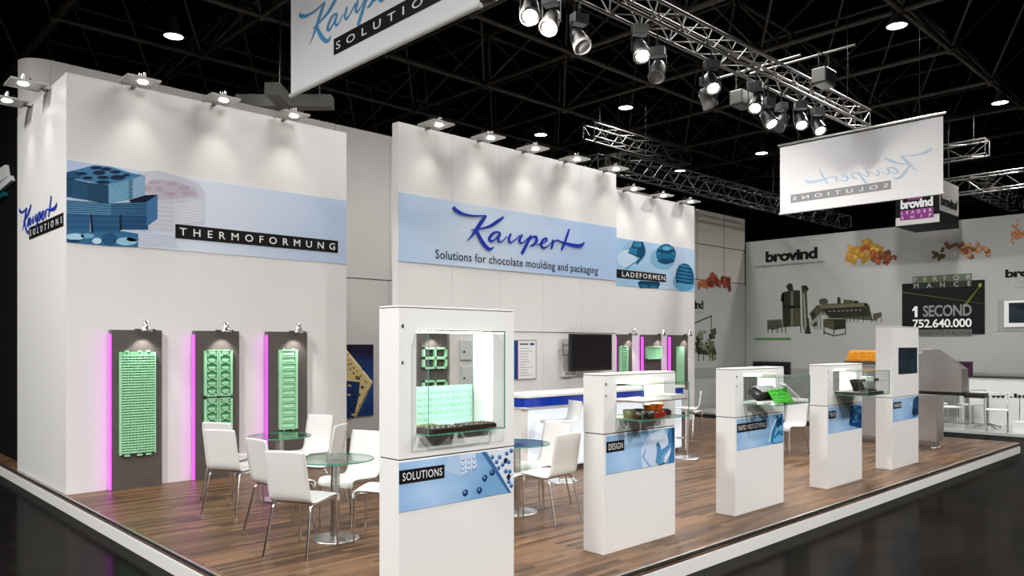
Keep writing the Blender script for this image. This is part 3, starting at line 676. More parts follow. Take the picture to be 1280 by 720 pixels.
P([(215,330),(235,355),(230,362),(210,340)],(150,130,80),.0119); P([(240,405),(246,408),(222,440),(216,436)],(120,130,90),.0119)
P([(245,305),(260,312),(258,322),(246,316)],(20,20,40),.012); P([(190,244),(206,250),(204,260),(192,254)],(20,20,40),.012)
k.build('printed_picture',M['ink'],g5)

# ------------------------------------------------------------------ display panels with lit moulds
def clip(parent, x, y, z, s=1.0):
    c=MB(); c.bar((x-.12*s,y-.10,z+.015),(x+.12*s,y-.10,z+.015),.008,n=6); c.bar((x,y,z+.02),(x,y-.13,z+.03),.012,n=8); arm=c.build('lamp_arm',M['black'],parent)
    h=MB(); h.lathe([(.025,.085),(.035,.08),(.04,.03),(.05,.0),(.068,-.03),(.07,-.05),(.05,-.045)],(x,y-.14,z+.04),16); hd=h.build('lamp_head',M['chrome'],parent)
    MB().lathe([(.055,-.042),(0,-.047)],(x,y-.14,z+.04),16).build('lens',M['lens'],hd)
    lamp('bulb','SPOT',(x,y-.14,z-.02),CLIP_W,parent,aim=(0,.30,-1),angle=88,blend=.5,size=.02,color=(1,.97,.93))
def display_panel(u0,u1,us,Yw,label,ztop=1.92,zbot=0.0,uc=None,th=.09,Ywall=10.03,led=True,grp='taupe display panels with a purple light strip'):
    x0=px(us,500,Y=Yw).x; x1=px(u1,500,Y=Yw).x
    r=empty('display_panel',((x0+x1)/2,Yw,zbot),label,'display panel',grp)
    MB().box(x0,x1,Yw,Ywall-.002,zbot,ztop).build('panel_board',M['panel'],r)
    if led: MB().box(x0-.014,x0-.001,Yw+.004,Yw+.055,zbot+.01,ztop-.05).build('light_strip',M['magenta'],r)
    clip(r,px(uc,410,Y=Yw).x,Yw,ztop-.01)
    return r,x0,x1
YP=9.93
r1,_,_=display_panel(135,202.5,139.5,YP,'leftmost taupe display panel with the tall ribbed mint mould',uc=178)
r2,_,_=display_panel(238,299,244,YP,'middle taupe display panel behind the chairs with two lattice moulds',uc=277)
r3,_,_=display_panel(330,384,335,YP,'rightmost taupe panel of the left wall with the narrow mould',uc=367)
def mould_slab(x0,x1,z0,z1,Y,th,label,kind):
    r=empty('mould_tray',((x0+x1)/2,Y,z0),label,'mould','mint green moulds on the display panels')
    b=MB(); b.box(x0,x1,Y-th*.45,Y-.001,z0,z1)
    f=MB(); w=x1-x0; h=z1-z0
    if kind=='ribs':
        n=38
        for i in range(n):
            z=z0+.02+(h-.04)*i/n; f.box(x0+.01,x1-.01,Y-th,Y-th*.45,z,z+(h-.04)/n*.55)
        for i in range(11): f.box(x0+w*(i+.5)/11-.003,x0+w*(i+.5)/11+.003,Y-th*.8,Y-th*.45,z0+.01,z1-.01)
        f.box(x0,x0+.012,Y-th,Y-th*.45,z0,z1); f.box(x1-.012,x1,Y-th,Y-th*.45,z0,z1)
        for t in (.2,.55,.8): f.box(x0+w*t-.02,x0+w*t+.02,Y-th*.8,Y-.01,z1,z1+.02); f.box(x0+w*t-.03,x0+w*t+.03,Y-th*.8,Y-.01,z0-.02,z0)
    elif kind=='lattice':
        for s in (0,1):
            xa=x0+w*(.06+.48*s); xb=xa+w*.40
            f.box(xa-.008,xa+.006,Y-th,Y-th*.45,z0,z1); f.box(xb-.006,xb+.008,Y-th,Y-th*.45,z0,z1)
            n=6
            for i in range(n):
                z=z0+h*(i+.5)/n; f.box(xa+.01,xb-.01,Y-th,Y-th*.45,z-h*.012,z+h*.012)
                f.box((xa+xb)/2-w*.12,(xa+xb)/2+w*.12,Y-th*.85,Y-th*.45,z-h*.035,z+h*.055); f.box((xa+xb)/2-w*.15,(xa+xb)/2+w*.15,Y-th*.85,Y-th*.45,z-h*.005,z+h*.02)
                for e in (-1,1): f.box((xa+xb)/2+e*w*.13-.012,(xa+xb)/2+e*w*.13+.012,Y-th,Y-th*.45,z-h*.06,z+h*.02)
                for e in range(3): f.box(xa+.03+e*w*.12,xa+.04+e*w*.12,Y-th,Y-th*.45,z-h*.03,z+h*.0)
        f.box(x0,x0+.012,Y-th,Y-th*.45,z0,z1); f.box(x1-.012,x1,Y-th,Y-th*.45,z0,z1); f.box(x0,x1,Y-th,Y-th*.45,z0,z0+.014); f.box(x0,x1,Y-th,Y-th*.45,z1-.014,z1)
    elif kind=='ladder':
        n=12
        f.box(x0,x0+w*.14,Y-th,Y-th*.45,z0,z1); f.box(x1-w*.14,x1,Y-th,Y-th*.45,z0,z1)
        for i in range(n+1):
            z=z0+(h-.016)*i/n; f.box(x0+w*.14,x1-w*.14,Y-th,Y-th*.45,z,z+.018)
            if i<n: f.prism([(x0+w*.18,Y-th*.9,z+.03),(x1-w*.18,Y-th*.9,z+.03),(x1-w*.18,Y-th*.45,z+.03),(x0+w*.18,Y-th*.45,z+.03)],[(x0+w*.18,Y-th*.5,z+h/n-.01),(x1-w*.18,Y-th*.5,z+h/n-.01),(x1-w*.18,Y-th*.45,z+h/n-.01),(x0+w*.18,Y-th*.45,z+h/n-.01)])
        for t in (.25,.75): f.box(x0+w*t-.012,x0+w*t+.012,Y-th*.8,Y-.01,z1,z1+.02); f.box(x0+w*t-.012,x0+w*t+.012,Y-th*.8,Y-.01,z0-.02,z0)
    elif kind=='fine':
        n=10
        for i in range(n):
            for j in range(7):
                f.lathe([(.0,0),(.018,0),(.018,.012),(0,.016)],(x0+w*(j+.5)/7,Y-th*.45,z0+h*(i+.5)/n),8,M=Matrix.Rotation(math.pi/2,4,'X'))
        f.box(x0,x1,Y-th,Y-th*.45,z1-.02,z1); f.box(x0,x1,Y-th,Y-th*.45,z0,z0+.02); f.box(x0,x0+.02,Y-th,Y-th*.45,z0,z1); f.box(x1-.02,x1,Y-th,Y-th*.45,z0,z1)
    elif kind=='frames':
        f.box(x0,x1,Y-th,Y-.01,z0,z0+.03); f.box(x0,x1,Y-th,Y-.01,z1-.03,z1); f.box(x0,x1,Y-th,Y-.01,(z0+z1)/2-.02,(z0+z1)/2+.02)
        for t in (0,.5,1): f.box(x0+(w-.03)*t,x0+(w-.03)*t+.03,Y-th,Y-.01,z0,z1)
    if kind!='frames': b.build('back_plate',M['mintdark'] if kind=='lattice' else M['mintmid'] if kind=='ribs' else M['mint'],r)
    f.build('mould_relief',M['mint'],r)
    return r
def ux(u,Y): return px(u,500,Y=Y).x
def uz(u,v,Y): return px(u,v,Y=Y).z
Ym=YP
mould_slab(ux(150.5,Ym-.06),ux(195,Ym-.06),uz(172,567,Ym),uz(172,440,Ym),Ym,.06,'tall ribbed mint green mould hanging on the leftmost panel','ribs')
mould_slab(ux(256,Ym-.05),ux(291,Ym-.05),uz(273,495,Ym),uz(273,437,Ym),Ym,.05,'upper lattice mint green mould on the middle panel','lattice')
mould_slab(ux(256,Ym-.05),ux(291,Ym-.05),uz(273,557,Ym),uz(273,497,Ym),Ym,.05,'lower lattice mint green mould partly behind a chair back','lattice')
mould_slab(ux(350,Ym-.05),ux(372.5,Ym-.05),uz(361,536,Ym),uz(361,437,Ym),Ym,.05,'narrow ladder-shaped mint mould beside the poster gap','ladder')
# right wall panels
display_panel(770,790,771,YP,'right wall panel nearest the television with a white-green mould',uc=786,ztop=1.95)
display_panel(800,826.5,804.5,YP,'middle panel of the right wall with a small square mould',uc=822,ztop=1.95)
display_panel(833,860,838.5,YP,'last panel of the right wall with a narrow mint mould',uc=855,ztop=1.95)
mould_slab(ux(773,Ym),ux(783,Ym),uz(779,470,Ym),uz(779,433,Ym),Ym,.05,'pale striped mould on the panel beside the television','ladder')
mould_slab(ux(806.5,Ym),ux(825,Ym),uz(816,449,Ym),uz(816,433,Ym),Ym,.05,'small square mint mould on the middle right panel','fine')
mould_slab(ux(845,Ym),ux(854.5,Ym),uz(850,500,Ym),uz(850,433,Ym),Ym,.05,'narrow mint mould on the last right wall panel','plain')
# panels behind the big showcase, on the centre wall
YC=8.93
display_panel(519,559,520,YC,'grey panel on the centre wall seen through the tall glass showcase',uc=539,ztop=1.93,Ywall=8.998,led=False,grp='grey panels seen through the showcase')
mould_slab(ux(526.5,YC),ux(556,YC),uz(541,461,YC),uz(541,434,YC),YC,.06,'upper green window-frame mould seen through the showcase','frames')
mould_slab(ux(526.5,YC),ux(556,YC),uz(541,500,YC),uz(541,475,YC),YC,.06,'lower green window-frame mould seen through the showcase','frames')
r=empty('brochure_board',(ux(577,YC),YC,.9),'taupe board with two white brochure holders seen through the showcase','board')
MB().box(ux(562,YC),ux(592,YC),YC,8.998,.975,1.93).build('back_board',M['wallgrey'],r)
for (v0,v1) in ((450,425),(483,458)):
    hx=MB().box(ux(574.5,YC),ux(590,YC),YC-.05,YC-.001,uz(580,v0,YC),uz(580,v1,YC)).build('holder',M['palegrey'],r,bevel=.008)
    MB().lathe([(.018,0),(.018,.01),(0,.012)],(ux(577.5,YC),YC-.05,uz(580,(v0+v1)/2+2,YC)),10,M=Matrix.Rotation(math.pi/2,4,'X')).build('lock',M['black'],hx)

# ------------------------------------------------------------------ showcase pedestals
PEDX=[2.91,4.97,7.055,9.18,11.23]; PW=1.03; PYF,PYB=4.09,4.31
TXT=['SOLUTIONS','DESIGN','RAPID PROTOTYPING','TRAYS','HANDLING']
def panebox(mb,x0,x1,y0,y1,z0,z1,t=.006,back=False):
    """glass box: front, sides, top and bottom panes; cut edges take the green edge material"""
    def pane(a):
        mb.box(*a)
        idx=len(mb.f)-6; d=[a[1]-a[0],a[3]-a[2],a[5]-a[4]]; th=d.index(min(d))
        nrm=[2,2,1,1,0,0]
        for i in range(6):
            if nrm[i]!=th: mb.m[idx+i]=1
    pane((x0,x1,y0,y0+t,z0,z1)); pane((x0,x0+t,y0+t,y1,z0+t,z1-t)); pane((x1-t,x1,y0+t,y1,z0+t,z1-t)); pane((x0,x1,y0+t,y1,z1-t,z1)); pane((x0,x1,y0+t,y1,z0,z0+t))
    if back: pane((x0+t,x1-t,y1-t,y1,z0+t,z1-t))
def pedestal(i,H,win,label,glassbox=None):
    x0=PEDX[i]; x1=x0+PW
    r=empty('showcase_pedestal',((x0+x1)/2,(PYF+PYB)/2,0),label,'pedestal','white showcase pedestals along the booth edge')
    MB().box(x0,x1,PYF,PYB,0,.995).build('base_box',M['white'],r,bevel=.003)
    MB().box(x0+.006,x1-.006,PYF+.006,PYB-.006,.995,1.005).build('shadow_gap',M['panel'],r)
    u=MB(); wx0,wx1,wz0,wz1=win
    u.box(x0,wx0,PYF,PYB,1.005,H-.016); u.box(wx1,x1,PYF,PYB,1.005,H-.016); u.box(wx0,wx1,PYF,PYB,1.005,wz0); u.box(wx0,wx1,PYF,PYB,wz1,H-.016)
    u.build('upper_box',M['white'],r)
    MB().box(x0+.006,x1-.006,PYF+.006,PYB-.006,H-.016,H-.011).build('lid_gap',M['panel'],r)
    MB().box(x0,x1,PYF,PYB,H-.011,H).build('lid',M['white'],r,bevel=.002)
    k=MB()
    for z in (.42,.48): k.bar((x0+.03,PYF,1.0+(H-1)*.9-z*.12+.02),(x0+.03,PYF-.004,1.0+(H-1)*.9-z*.12+.02),.009,n=10)
    k.box(x0+.022,x0+.036,PYF-.003,PYF,1.0+(H-1)*.62,1.0+(H-1)*.62+.02)
    k.build('lock',M['steel'],r)
    # print band
    pl=Pl('Y-',PYF)
    pz0,pz1=(.665,.985)
    pa0=x0+(.0 if i==0 else .03); pa1=x1-.02
    pb=MB().plate(pl,rect(pa0,pa1,pz0,pz1),0,.004).build('printed_band',M['print_ped'],r)
    s=TXT[i]; lw={0:.37,1:.235,2:.60,3:.20,4:.30}[i]; lh=.088
    st=MB().plate(pl,rect(pa0,pa0+lw,pz1-.05-lh,pz1-.05),.004,.008).build('label_strip',M['ink_black'],r)
    write(MB(),pl,s,pa0+.025,pa0+lw-.02,pz1-.05-lh+.018,pz1-.05-.018,.009,1.12,.002).build('lettering',M['letter'],st)
    k=MB()
    def P(pts,c,o=.005): k.poly(pl,[(pa0+a*(pa1-pa0),pz0+z*(pz1-pz0)) for a,z in pts],o,lin(*c))
    def E(a,z,ra,rz,c,o=.0055,rot=0,wob=0): P(ell((a,z),ra,rz,16,rot,wob),c,o)
    if i==0:
        P([(.74,1),(.70,1),(.96,0),(1,0)],(66,104,160),.0048); P([(.75,1),(1,1),(1,.0),(.985,.0)],(222,228,238),.0052)
        for a,z in ((.80,.86),(.87,.84),(.94,.9),(.90,.66),(.96,.7),(.86,.6),(.93,.5),(.97,.48),(.96,.25),(.985,.15),(.84,.74),(.985,.95)):
            E(a,z,.020,.055,(120,160,208),.0056); E(a+.005,z-.018,.014,.034,(54,90,140),.0058)
        for a,z in ((.93,.74),(.96,.36)): E(a,z,.02,.07,(26,40,70),.006,0,.3)
        P([(.40,.98),(.52,1),(.64,1),(.66,.68),(.50,.55),(.36,.72)],(176,202,232),.005); P([(.50,.98),(.64,1),(.66,.70),(.52,.58)],(206,222,242),.0052)
        for a in (.53,.58,.63):
            for z in (.9,.78,.68): E(a,z,.017,.045,(110,146,200),.0054); E(a,z+.012,.012,.028,(224,234,248),.0056)
        for a,z in ((.55,.17),(.68,.17),(.73,.42),(.80,.52)): E(a,z,.024,.075,(24,46,84),.006,0,.25); E(a-.004,z+.015,.012,.035,(96,140,190),.0062)
    elif i==1:
        P([(.5,.0),(.48,.5),(.58,.85),(.70,.9),(.86,.75),(.78,.4),(.74,0)],(196,212,236),.005); P([(.6,.9),(.84,1),(.90,.7),(.88,.4),(.7,.5)],(208,220,240),.0051)
        P([(.50,.3),(.55,.55),(.56,.5),(.53,.28),(.64,0),(.6,0)],(140,170,210),.0053); P([(.84,.0),(.96,.35),(.99,.5),(.93,.4),(.84,.2)],(228,232,242),.0053)
        P([(.90,.98),(1,1),(1,.0),(.90,.0),(.94,.35),(.95,.52),(.92,.56),(.90,.72),(.885,.76),(.90,.84)],(60,120,170),.0056); P([(.95,1),(1,1),(1,.4),(.97,.55)],(26,64,104),.0058)
        P([(.70,.1),(.72,.32),(.72,.5),(.70,.58),(.72,.62),(.78,.5),(.78,.4),(.92,.55),(.93,.45),(.80,.25),(.79,.1),(.84,.03),(.74,.0)],(84,144,190),.006); P([(.72,.62),(.74,.66),(.78,.5),(.76,.48)],(40,84,130),.0062); P([(.74,.0),(.84,.04),(.86,.02),(.8,-.0)],(16,36,66),.0063)
    elif i==2:
        P([(.70,.10),(.74,.45),(.84,.78),(.96,.92),(1,.9),(1,.0),(.78,.0)],(46,120,172),.0052); P([(.66,.1),(.72,.5),(.82,.84),(.84,.78),(.74,.45),(.70,.1)],(200,222,242),.0054)
        P([(.84,.78),(.84,.6),(.90,.5),(.97,.7),(.96,.92)],(16,64,110),.0056); P([(.76,.15),(.9,.3),(1,.2),(1,.05),(.8,.02)],(100,170,212),.0056); E(.87,.9,.02,.06,(16,50,90),.0058); E(.96,.96,.018,.05,(16,50,90),.0058); E(.94,.5,.05,.10,(120,184,220),.0058); P([(.8,.3),(.86,.55),(.88,.5),(.82,.28)],(150,204,232),.0058)
    elif i==3:
        P([(.66,.95),(1,.88),(1,.0),(.9,.02),(.6,.2)],(16,62,110),.0052)
        for _ in range(70):
            a=.64+random.random()*.34; z=.08+random.random()*.8
            if z<.2+(.9-a)*.3: continue
            E(a,z,.016,.04,random.choice([(40,120,172),(90,170,214),(10,40,80),(24,90,140)]),.0054+random.random()*.001,random.random()*3)
    else:
        P([(.80,.85),(.92,.98),(1,1),(1,.1),(.76,.05),(.74,.3)],(14,40,74),.0052); P([(.6,.8),(.66,.9),(.76,.6),(.72,.5)],(176,200,226),.0052); P([(.82,.8),(.9,.9),(.92,.5),(.84,.4)],(40,80,122),.0056); E(.78,.1,.02,.06,(90,150,200),.0057); E(.88,.08,.02,.06,(90,150,200),.0057); E(.96,.12,.02,.05,(90,150,200),.0057); P([(.92,.75),(.98,.8),(.97,.3),(.93,.3)],(24,60,100),.0057)
    k.build('printed_picture',M['ink'],pb)
    if glassbox:
        gx0,gx1,gy0,gy1,gz0,gz1=glassbox
        mb=MB(); panebox(mb,gx0,gx1,gy0,gy1,gz0,gz1); mb.build('glass_case',[M['glass'],M['glassedge']],r)
    return r
# 1: tall showcase
p1=pedestal(0,2.0,(3.05,3.73,1.155,1.84),'tall white pedestal reading SOLUTIONS with the big glass showcase in front',(3.051,3.729,3.96,4.305,1.156,1.839))
for nm,a in (('case_light',(3.60,4.2,1.835)),):
    MB().box(3.08,3.70,4.17,4.27,1.826,1.832).build('light_bar',M['lens'],p1)
    lamp('bulb','AREA',(3.39,4.21,1.823),CASE_W*1.3,p1,aim=(0,0,-1),size=(.6,.08),color=(.93,1,.98))
r=empty('mould_sheet',(3.4,4.28,1.163),'pale mint mould sheet standing at the back of the tall showcase','mould')
sh=MB(); sh.box(3.10,3.70,4.283,4.297,1.163,1.455); sh.build('sheet',M['palemint'],r)
sh=MB()
for i in range(12):
    for j in range(6): sh.lathe([(0,.0012),(.016,.0009),(.019,0)],(3.125+.05*i,4.283,1.19+.046*j),8,M=Matrix.Rotation(math.pi/2,4,'X'))
sh.build('mould_relief',M['palemint'],r)
def praline_tray(x0,x1,y0,y1,z,label,cup,tray,grp,nx=6,ny=3):
    r=empty('praline_tray',((x0+x1)/2,(y0+y1)/2,z),label,'mould tray',grp)
    MB().box(x0,x1,y0,y1,z,z+.008).build('tray_base',M[tray],r)
    rim=MB(); rim.box(x0,x1,y0,y0+.006,z+.008,z+.028); rim.box(x0,x1,y1-.006,y1,z+.008,z+.028); rim.box(x0,x0+.006,y0+.006,y1-.006,z+.008,z+.028); rim.box(x1-.006,x1,y0+.006,y1-.006,z+.008,z+.028); rim.build('rim',M[tray],r)
    for i in range(nx):
        for j in range(ny):
            cx=x0+(x1-x0)*(i+.5)/nx; cy=y0+(y1-y0)*(j+.5)/ny; rr=min((x1-x0)/nx,(y1-y0)/ny)*.42
            MB().lathe([(rr*.7,.0),(rr,.026),(rr*.8,.028),(rr*.5,.014),(0,.012)],(cx,cy,z+.008),10).build('cup',M[cup],r)
    return r
praline_tray(3.10,3.38,3.98,4.17,1.163,'dark praline mould tray on the left of the tall showcase floor','choc','choc','praline trays in the tall showcase')
praline_tray(3.42,3.70,4.02,4.17,1.163,'dark praline mould tray on the right of the tall showcase floor','choc','choc','praline trays in the tall showcase')
praline_tray(3.08,3.32,4.18,4.275,1.163,'olive mould strip behind the dark trays in the tall showcase','olive','olive','praline trays in the tall showcase',6,2)
# 2: design
p2=pedestal(1,1.5,(5.14,5.82,1.115,1.44),'white pedestal reading DESIGN with orange moulds in its glass box',(5.141,5.819,3.82,4.305,1.116,1.419))
gs=MB().box(5.15,5.81,3.83,4.30,1.266,1.272); gs.m=[0,0,1,1,1,1]; gs.build('glass_shelf',[M['glass'],M['red']],p2)
MB().box(5.2,5.76,4.20,4.26,1.425,1.43).build('light_bar',M['lens'],p2)
lamp('bulb','AREA',(5.48,4.23,1.414),CASE_W*.6,p2,aim=(0,-.3,-1),size=(.5,.05),color=(1,.78,.52))
cups=[(5.21,3.90,.055,'choc'),(5.325,3.89,.05,'choc'),(5.24,4.03,.06,'olive'),(5.36,4.02,.055,'choc')]
for j,(x,y,rr,mm) in enumerate(cups):
    tag(MB().lathe([(rr*.8,0),(rr,.07),(rr*.86,.072),(rr*.6,.014),(0,.012)],(x,y,1.123),14).build('mould_cup',M[mm]),['dark round mould cup at the left front of the DESIGN glass box','dark mould cup right beside the left one in the DESIGN box','olive mould cup behind the dark cups in the DESIGN box','dark mould cup in the middle of the DESIGN glass box'][j],'mould','mould cups in the DESIGN glass box')
for j,(x,y,z,mm,lb) in enumerate(((5.42,3.93,1.123,'red','brown red mould block at the front of the DESIGN glass box'),(5.53,3.95,1.123,'red','brown red mould block right of the first in the DESIGN box'),(5.62,4.0,1.123,'red','third brown red mould block in the DESIGN glass box'),(5.72,4.02,1.123,'choc','dark mould block at the right in the DESIGN glass box'),(5.40,3.94,1.176,'orange','orange fluted mould stacked on the left brown red block'),(5.54,3.96,1.176,'orange','orange fluted mould stacked on the second brown red block'))):
    mb=MB(); n=20
    if mm=='orange':
        prof=[(.035,0),(.055,.05),(.048,.052),(.03,.012),(0,.01)]
        vs=[];
        for rr,zz in prof:
            for q in range(n): a=2*math.pi*q/n; f=1+.08*math.cos(10*a); vs.append((x+rr*f*math.cos(a),y+rr*f*math.sin(a),z+zz))
        mb.add(vs,[(i*n+q,i*n+(q+1)%n,(i+1)*n+(q+1)%n,(i+1)*n+q) for i in range(4) for q in range(n)])
    else:
        mb.box(x-.05,x+.05,y-.045,y+.045,z,z+.04)
        for a in (-.025,.025):
            for bb in (-.022,.022): mb.lathe([(.02,0),(.018,.012),(0,.008)],(x+a,y+bb,z+.04),10)
    tag(mb.build('mould_block',M[mm]),lb,'mould','mould blocks in the DESIGN glass box')
# mould foil on shelf
tag(MB().box(5.18,5.56,3.86,4.18,1.2735,1.281).build('blister_sheet',M['palegrey']),'pale perforated blister sheet lying on the DESIGN box shelf','mould')
tag(MB().box(5.60,5.79,3.86,4.14,1.2735,1.31).build('blister_sheet',M['palegrey']),'thicker pale blister sheet at the right of the DESIGN box shelf','mould')
# 3: rapid prototyping
p3=pedestal(2,1.5,(7.22,7.90,1.13,1.44),'white pedestal reading RAPID PROTOTYPING with a lime green mould',(7.221,7.899,3.70,4.305,1.131,1.419))
MB().box(7.3,7.8,4.20,4.26,1.425,1.43).build('light_bar',M['lens'],p3)
lamp('bulb','AREA',(7.55,4.23,1.414),CASE_W*.4,p3,aim=(0,-.3,-1),size=(.5,.05),color=(1,.9,.74))
def tilted(x,y,z,sx,sy,sz,rx,rz): return Matrix.Translation((x,y,z))@Matrix.Rotation(rz,4,'Z')@Matrix.Rotation(rx,4,'X')
r=empty('prototype_block',(7.5,3.95,1.14),'dark grey rounded prototype block lying in the RAPID PROTOTYPING box','mould')
mb=MB(); mb.box(-.19,.19,-.085,.085,-.05,.05,M=tilted(7.46,3.98,1.235,0,0,0,.5,-.15)); mb.build('block',M['anthracite'],r,bevel=.03)
mb=MB().box(-.15,.15,-.06,.06,.05,.058,M=tilted(7.46,3.98,1.235,0,0,0,.5,-.15)); mb.build('inset',M['black'],r)
r=empty('lime_mould',(7.52,3.82,1.14),'lime green praline mould leaning on the dark prototype block','mould')
MM=tilted(7.50,3.83,1.215,0,0,0,.95,-.1)
MB().box(-.16,.16,-.085,.085,-.008,.008,M=MM).build('plate',M['lime'],r,bevel=.004)
mb=MB()
for i in range(7):
    for j in range(4): mb.lathe([(.017,.006),(.014,.014),(0,.018)],MM@Vector((-.135+.045*i,-.063+.042*j,.002)),8,M=MM.to_3x3().to_4x4())
mb.build('cavities',M['lime'],r)
tag(MB().box(-.17,.17,-.04,.04,-.012,.012,M=Matrix.Translation((7.72,3.84,1.262))@Matrix.Rotation(.45,4,'Y')@Matrix.Rotation(.3,4,'X')).build('white_profile',M['shell'],bevel=.003),'white plastic profile leaning at the right in the RAPID PROTOTYPING box','mould')
tag(MB().box(7.30,7.36,3.86,3.92,1.1375,1.16).build('clear_cube',M['palegrey'],bevel=.004),'small pale sample block at the left of the RAPID PROTOTYPING box','sample')
# 4
p4=pedestal(3,1.5,(9.345,10.03,1.13,1.44),'white pedestal with a dark blue mould print and black moulds in its glass box',(9.346,10.029,3.68,4.305,1.131,1.425))
MB().box(9.356,10.02,3.69,4.30,1.295,1.300).build('glass_shelf',[M['glass']],p4)
MB().box(9.4,9.96,4.20,4.26,1.43,1.435).build('light_bar',M['lens'],p4)
lamp('bulb','AREA',(9.68,4.23,1.416),CASE_W*.3,p4,aim=(0,-.3,-1),size=(.5,.05),color=(1,.9,.76))
r=empty('mould_case',(9.7,3.9,1.137),'open black mould case on a grey tray in the fourth glass box','mould')
MB().box(9.40,9.98,3.73,4.1,1.1375,1.17).build('tray',M['anthracite'],r,bevel=.008)
MB().box(-.16,.16,-.01,.01,-.075,.075,M=Matrix.Translation((9.72,3.95,1.24))@Matrix.Rotation(-.35,4,'X')).build('lid',M['black'],r,bevel=.004)
for i in range(4): MB().lathe([(.03,0),(.026,.018),(0,.012)],(9.5+.12*i,3.8,1.17),10).build('cavity',M['black'],r)
for j,(x,lb) in enumerate(((9.5,'left dark chocolate bar on the fourth glass box shelf'),(9.74,'middle white sample box on the fourth glass box shelf'),(9.9,'right dark sample bar on the fourth glass box shelf'))):
    tag(MB().box(x-.05,x+.05,3.78,3.9,1.3005,1.325 if j!=1 else 1.35).build('sample_bar',M['choc'] if j!=1 else M['shell'],bevel=.003),lb,'sample','samples on the glass shelf')
# 5: with screen
x0=PEDX[4]
p5=pedestal(4,2.0,(11.42,11.43,1.40,1.41),'tall white pedestal with a built-in screen at the right end of the row')
s=MB(); a0=px(1123,0,Y=PYF).x; a1=px(1146,0,Y=PYF).x
s.box(a0,a1,PYF-.006,PYF+.01,uz(1134,467,PYF),uz(1134,434.5,PYF)); s.build('screen_frame',M['black'],p5)
s=MB().box(a0+.03,a1-.03,PYF-.008,PYF-.0062,uz(1134,467,PYF)+.03,uz(1134,434.5,PYF)-.03).build('screen',M['screenblue'],p5)

# ------------------------------------------------------------------ chairs, tables, stools
def make_chair():
    r=empty('dining_chair',(0,0,0),None,'chair')
    prof=spline([(.245,.385),(.248,.42),(.225,.452),(.16,.458),(.02,.448),(-.11,.442),(-.165,.455),(-.192,.50),(-.212,.60),(-.238,.74),(-.262,.875)],5)
    n=len(prof); NW=8; th=.013; top=[];bot=[]
    for i,(x,z) in enumerate(prof):
        x0,z0=prof[max(i-1,0)]; x1,z1=prof[min(i+1,n-1)]; dx,dz=x1-x0,z1-z0; l=math.hypot(dx,dz); nx,nz_=dz/l,-dx/l
        t=i/(n-1); hw=.205-.012*t
        if i<3: hw-=.012*(3-i)/3
        if i>n-4: hw-=.010*(i-(n-4))/3
        for j in range(NW+1):
            s=-1+2*j/NW; c=(1-s*s)*.012*(1 if t>.6 else .5)
            bx,bz=x+nx*c,z+nz_*c
            top.append((bx+nx*th/2,s*hw,bz+nz_*th/2)); bot.append((bx-nx*th/2,s*hw,bz-nz_*th/2))
    W1=NW+1; m=len(top); mb=MB(); fs=[]
    for i in range(n-1):
        for j in range(NW):
            a=i*W1+j; fs.append((a,a+1,a+1+W1,a+W1)); fs.append((m+a,m+a+W1,m+a+1+W1,m+a+1))
    for i in range(n-1):
        a=i*W1; fs.append((a,a+W1,m+a+W1,m+a)); a=i*W1+NW; fs.append((a,m+a,m+a+W1,a+W1))
    for j in range(NW): fs.append((j,m+j,m+j+1,j+1)); a=(n-1)*W1+j; fs.append((a,a+1,m+a+1,m+a))
    mb.add(top+bot,fs,smooth=True); o=mb.build('seat_shell',M['shell'],r)
    for s in (-1,1):
        MB().tube([(.10,s*.175,.430),(.20,s*.178,.432),(.226,s*.18,.42),(.236,s*.182,.39),(.242,s*.19,0)],.0105,8).build('leg',M['chrome'],r)
        MB().tube([(-.05,s*.175,.425),(-.13,s*.176,.425),(-.155,s*.178,.41),(-.17,s*.18,.38),(-.262,s*.205,0)],.0105,8).build('leg',M['chrome'],r)
    f=MB()
    for s in (-1,1): f.bar((.12,s*.175,.43),(-.08,s*.175,.425),.0105,n=8)
    f.bar((.02,-.175,.428),(.02,.175,.428),.009,n=8); f.bar((-.10,-.175,.425),(-.10,.175,.425),.009,n=8); f.build('seat_frame',M['chrome'],r)
    return r
ch0=make_chair(); cu=[0]
def chair(x,y,deg,lb,grp):
    if not cu[0]: cu[0]=1; ch0.location=(x,y,0); ch0.rotation_euler=(0,0,math.radians(deg)); tag(ch0,lb,None,grp); return
    dup(ch0,(x,y,0),math.radians(deg),lb,grp)
ga='white chairs around the two left glass tables'; gb='white chairs around the table behind the DESIGN pedestal'
chair(3.245,5.945,28,'white chair nearest the camera, back turned, at the front glass table',ga)
chair(3.47,6.78,4,'white chair seen from behind just left of the nearest chair',ga)
chair(3.52,7.90,30,'white chair farthest left, in front of the lattice moulds',ga)
chair(3.80,8.62,30,'white chair half hidden behind the farthest left chair',ga)
chair(4.66,8.45,-158,'white chair behind the rear glass table, facing the camera',ga)
chair(4.29,7.53,128,'white chair seen edge-on between the two glass tables',ga)
chair(4.11,6.57,-160,'white chair behind the front glass table, half hidden by the SOLUTIONS pedestal',ga)
chair(4.01,5.83,131,'white chair whose seat pokes out beside the SOLUTIONS pedestal',ga)
chair(5.64,5.35,92,'white chair facing left, nearest, between the SOLUTIONS and DESIGN pedestals',gb)
chair(6.07,5.87,182,'white chair behind the nearer one at the middle glass table',gb)
chair(5.12,5.60,12,'white chair mostly hidden behind the SOLUTIONS pedestal at the middle table',gb)
chair(12.75,8.4,10,'white chair standing alone at the far back beside the grey panel wall',None)
chair(11.72,5.85,172,'white chair showing between the RAPID PROTOTYPING and fourth pedestals',None)
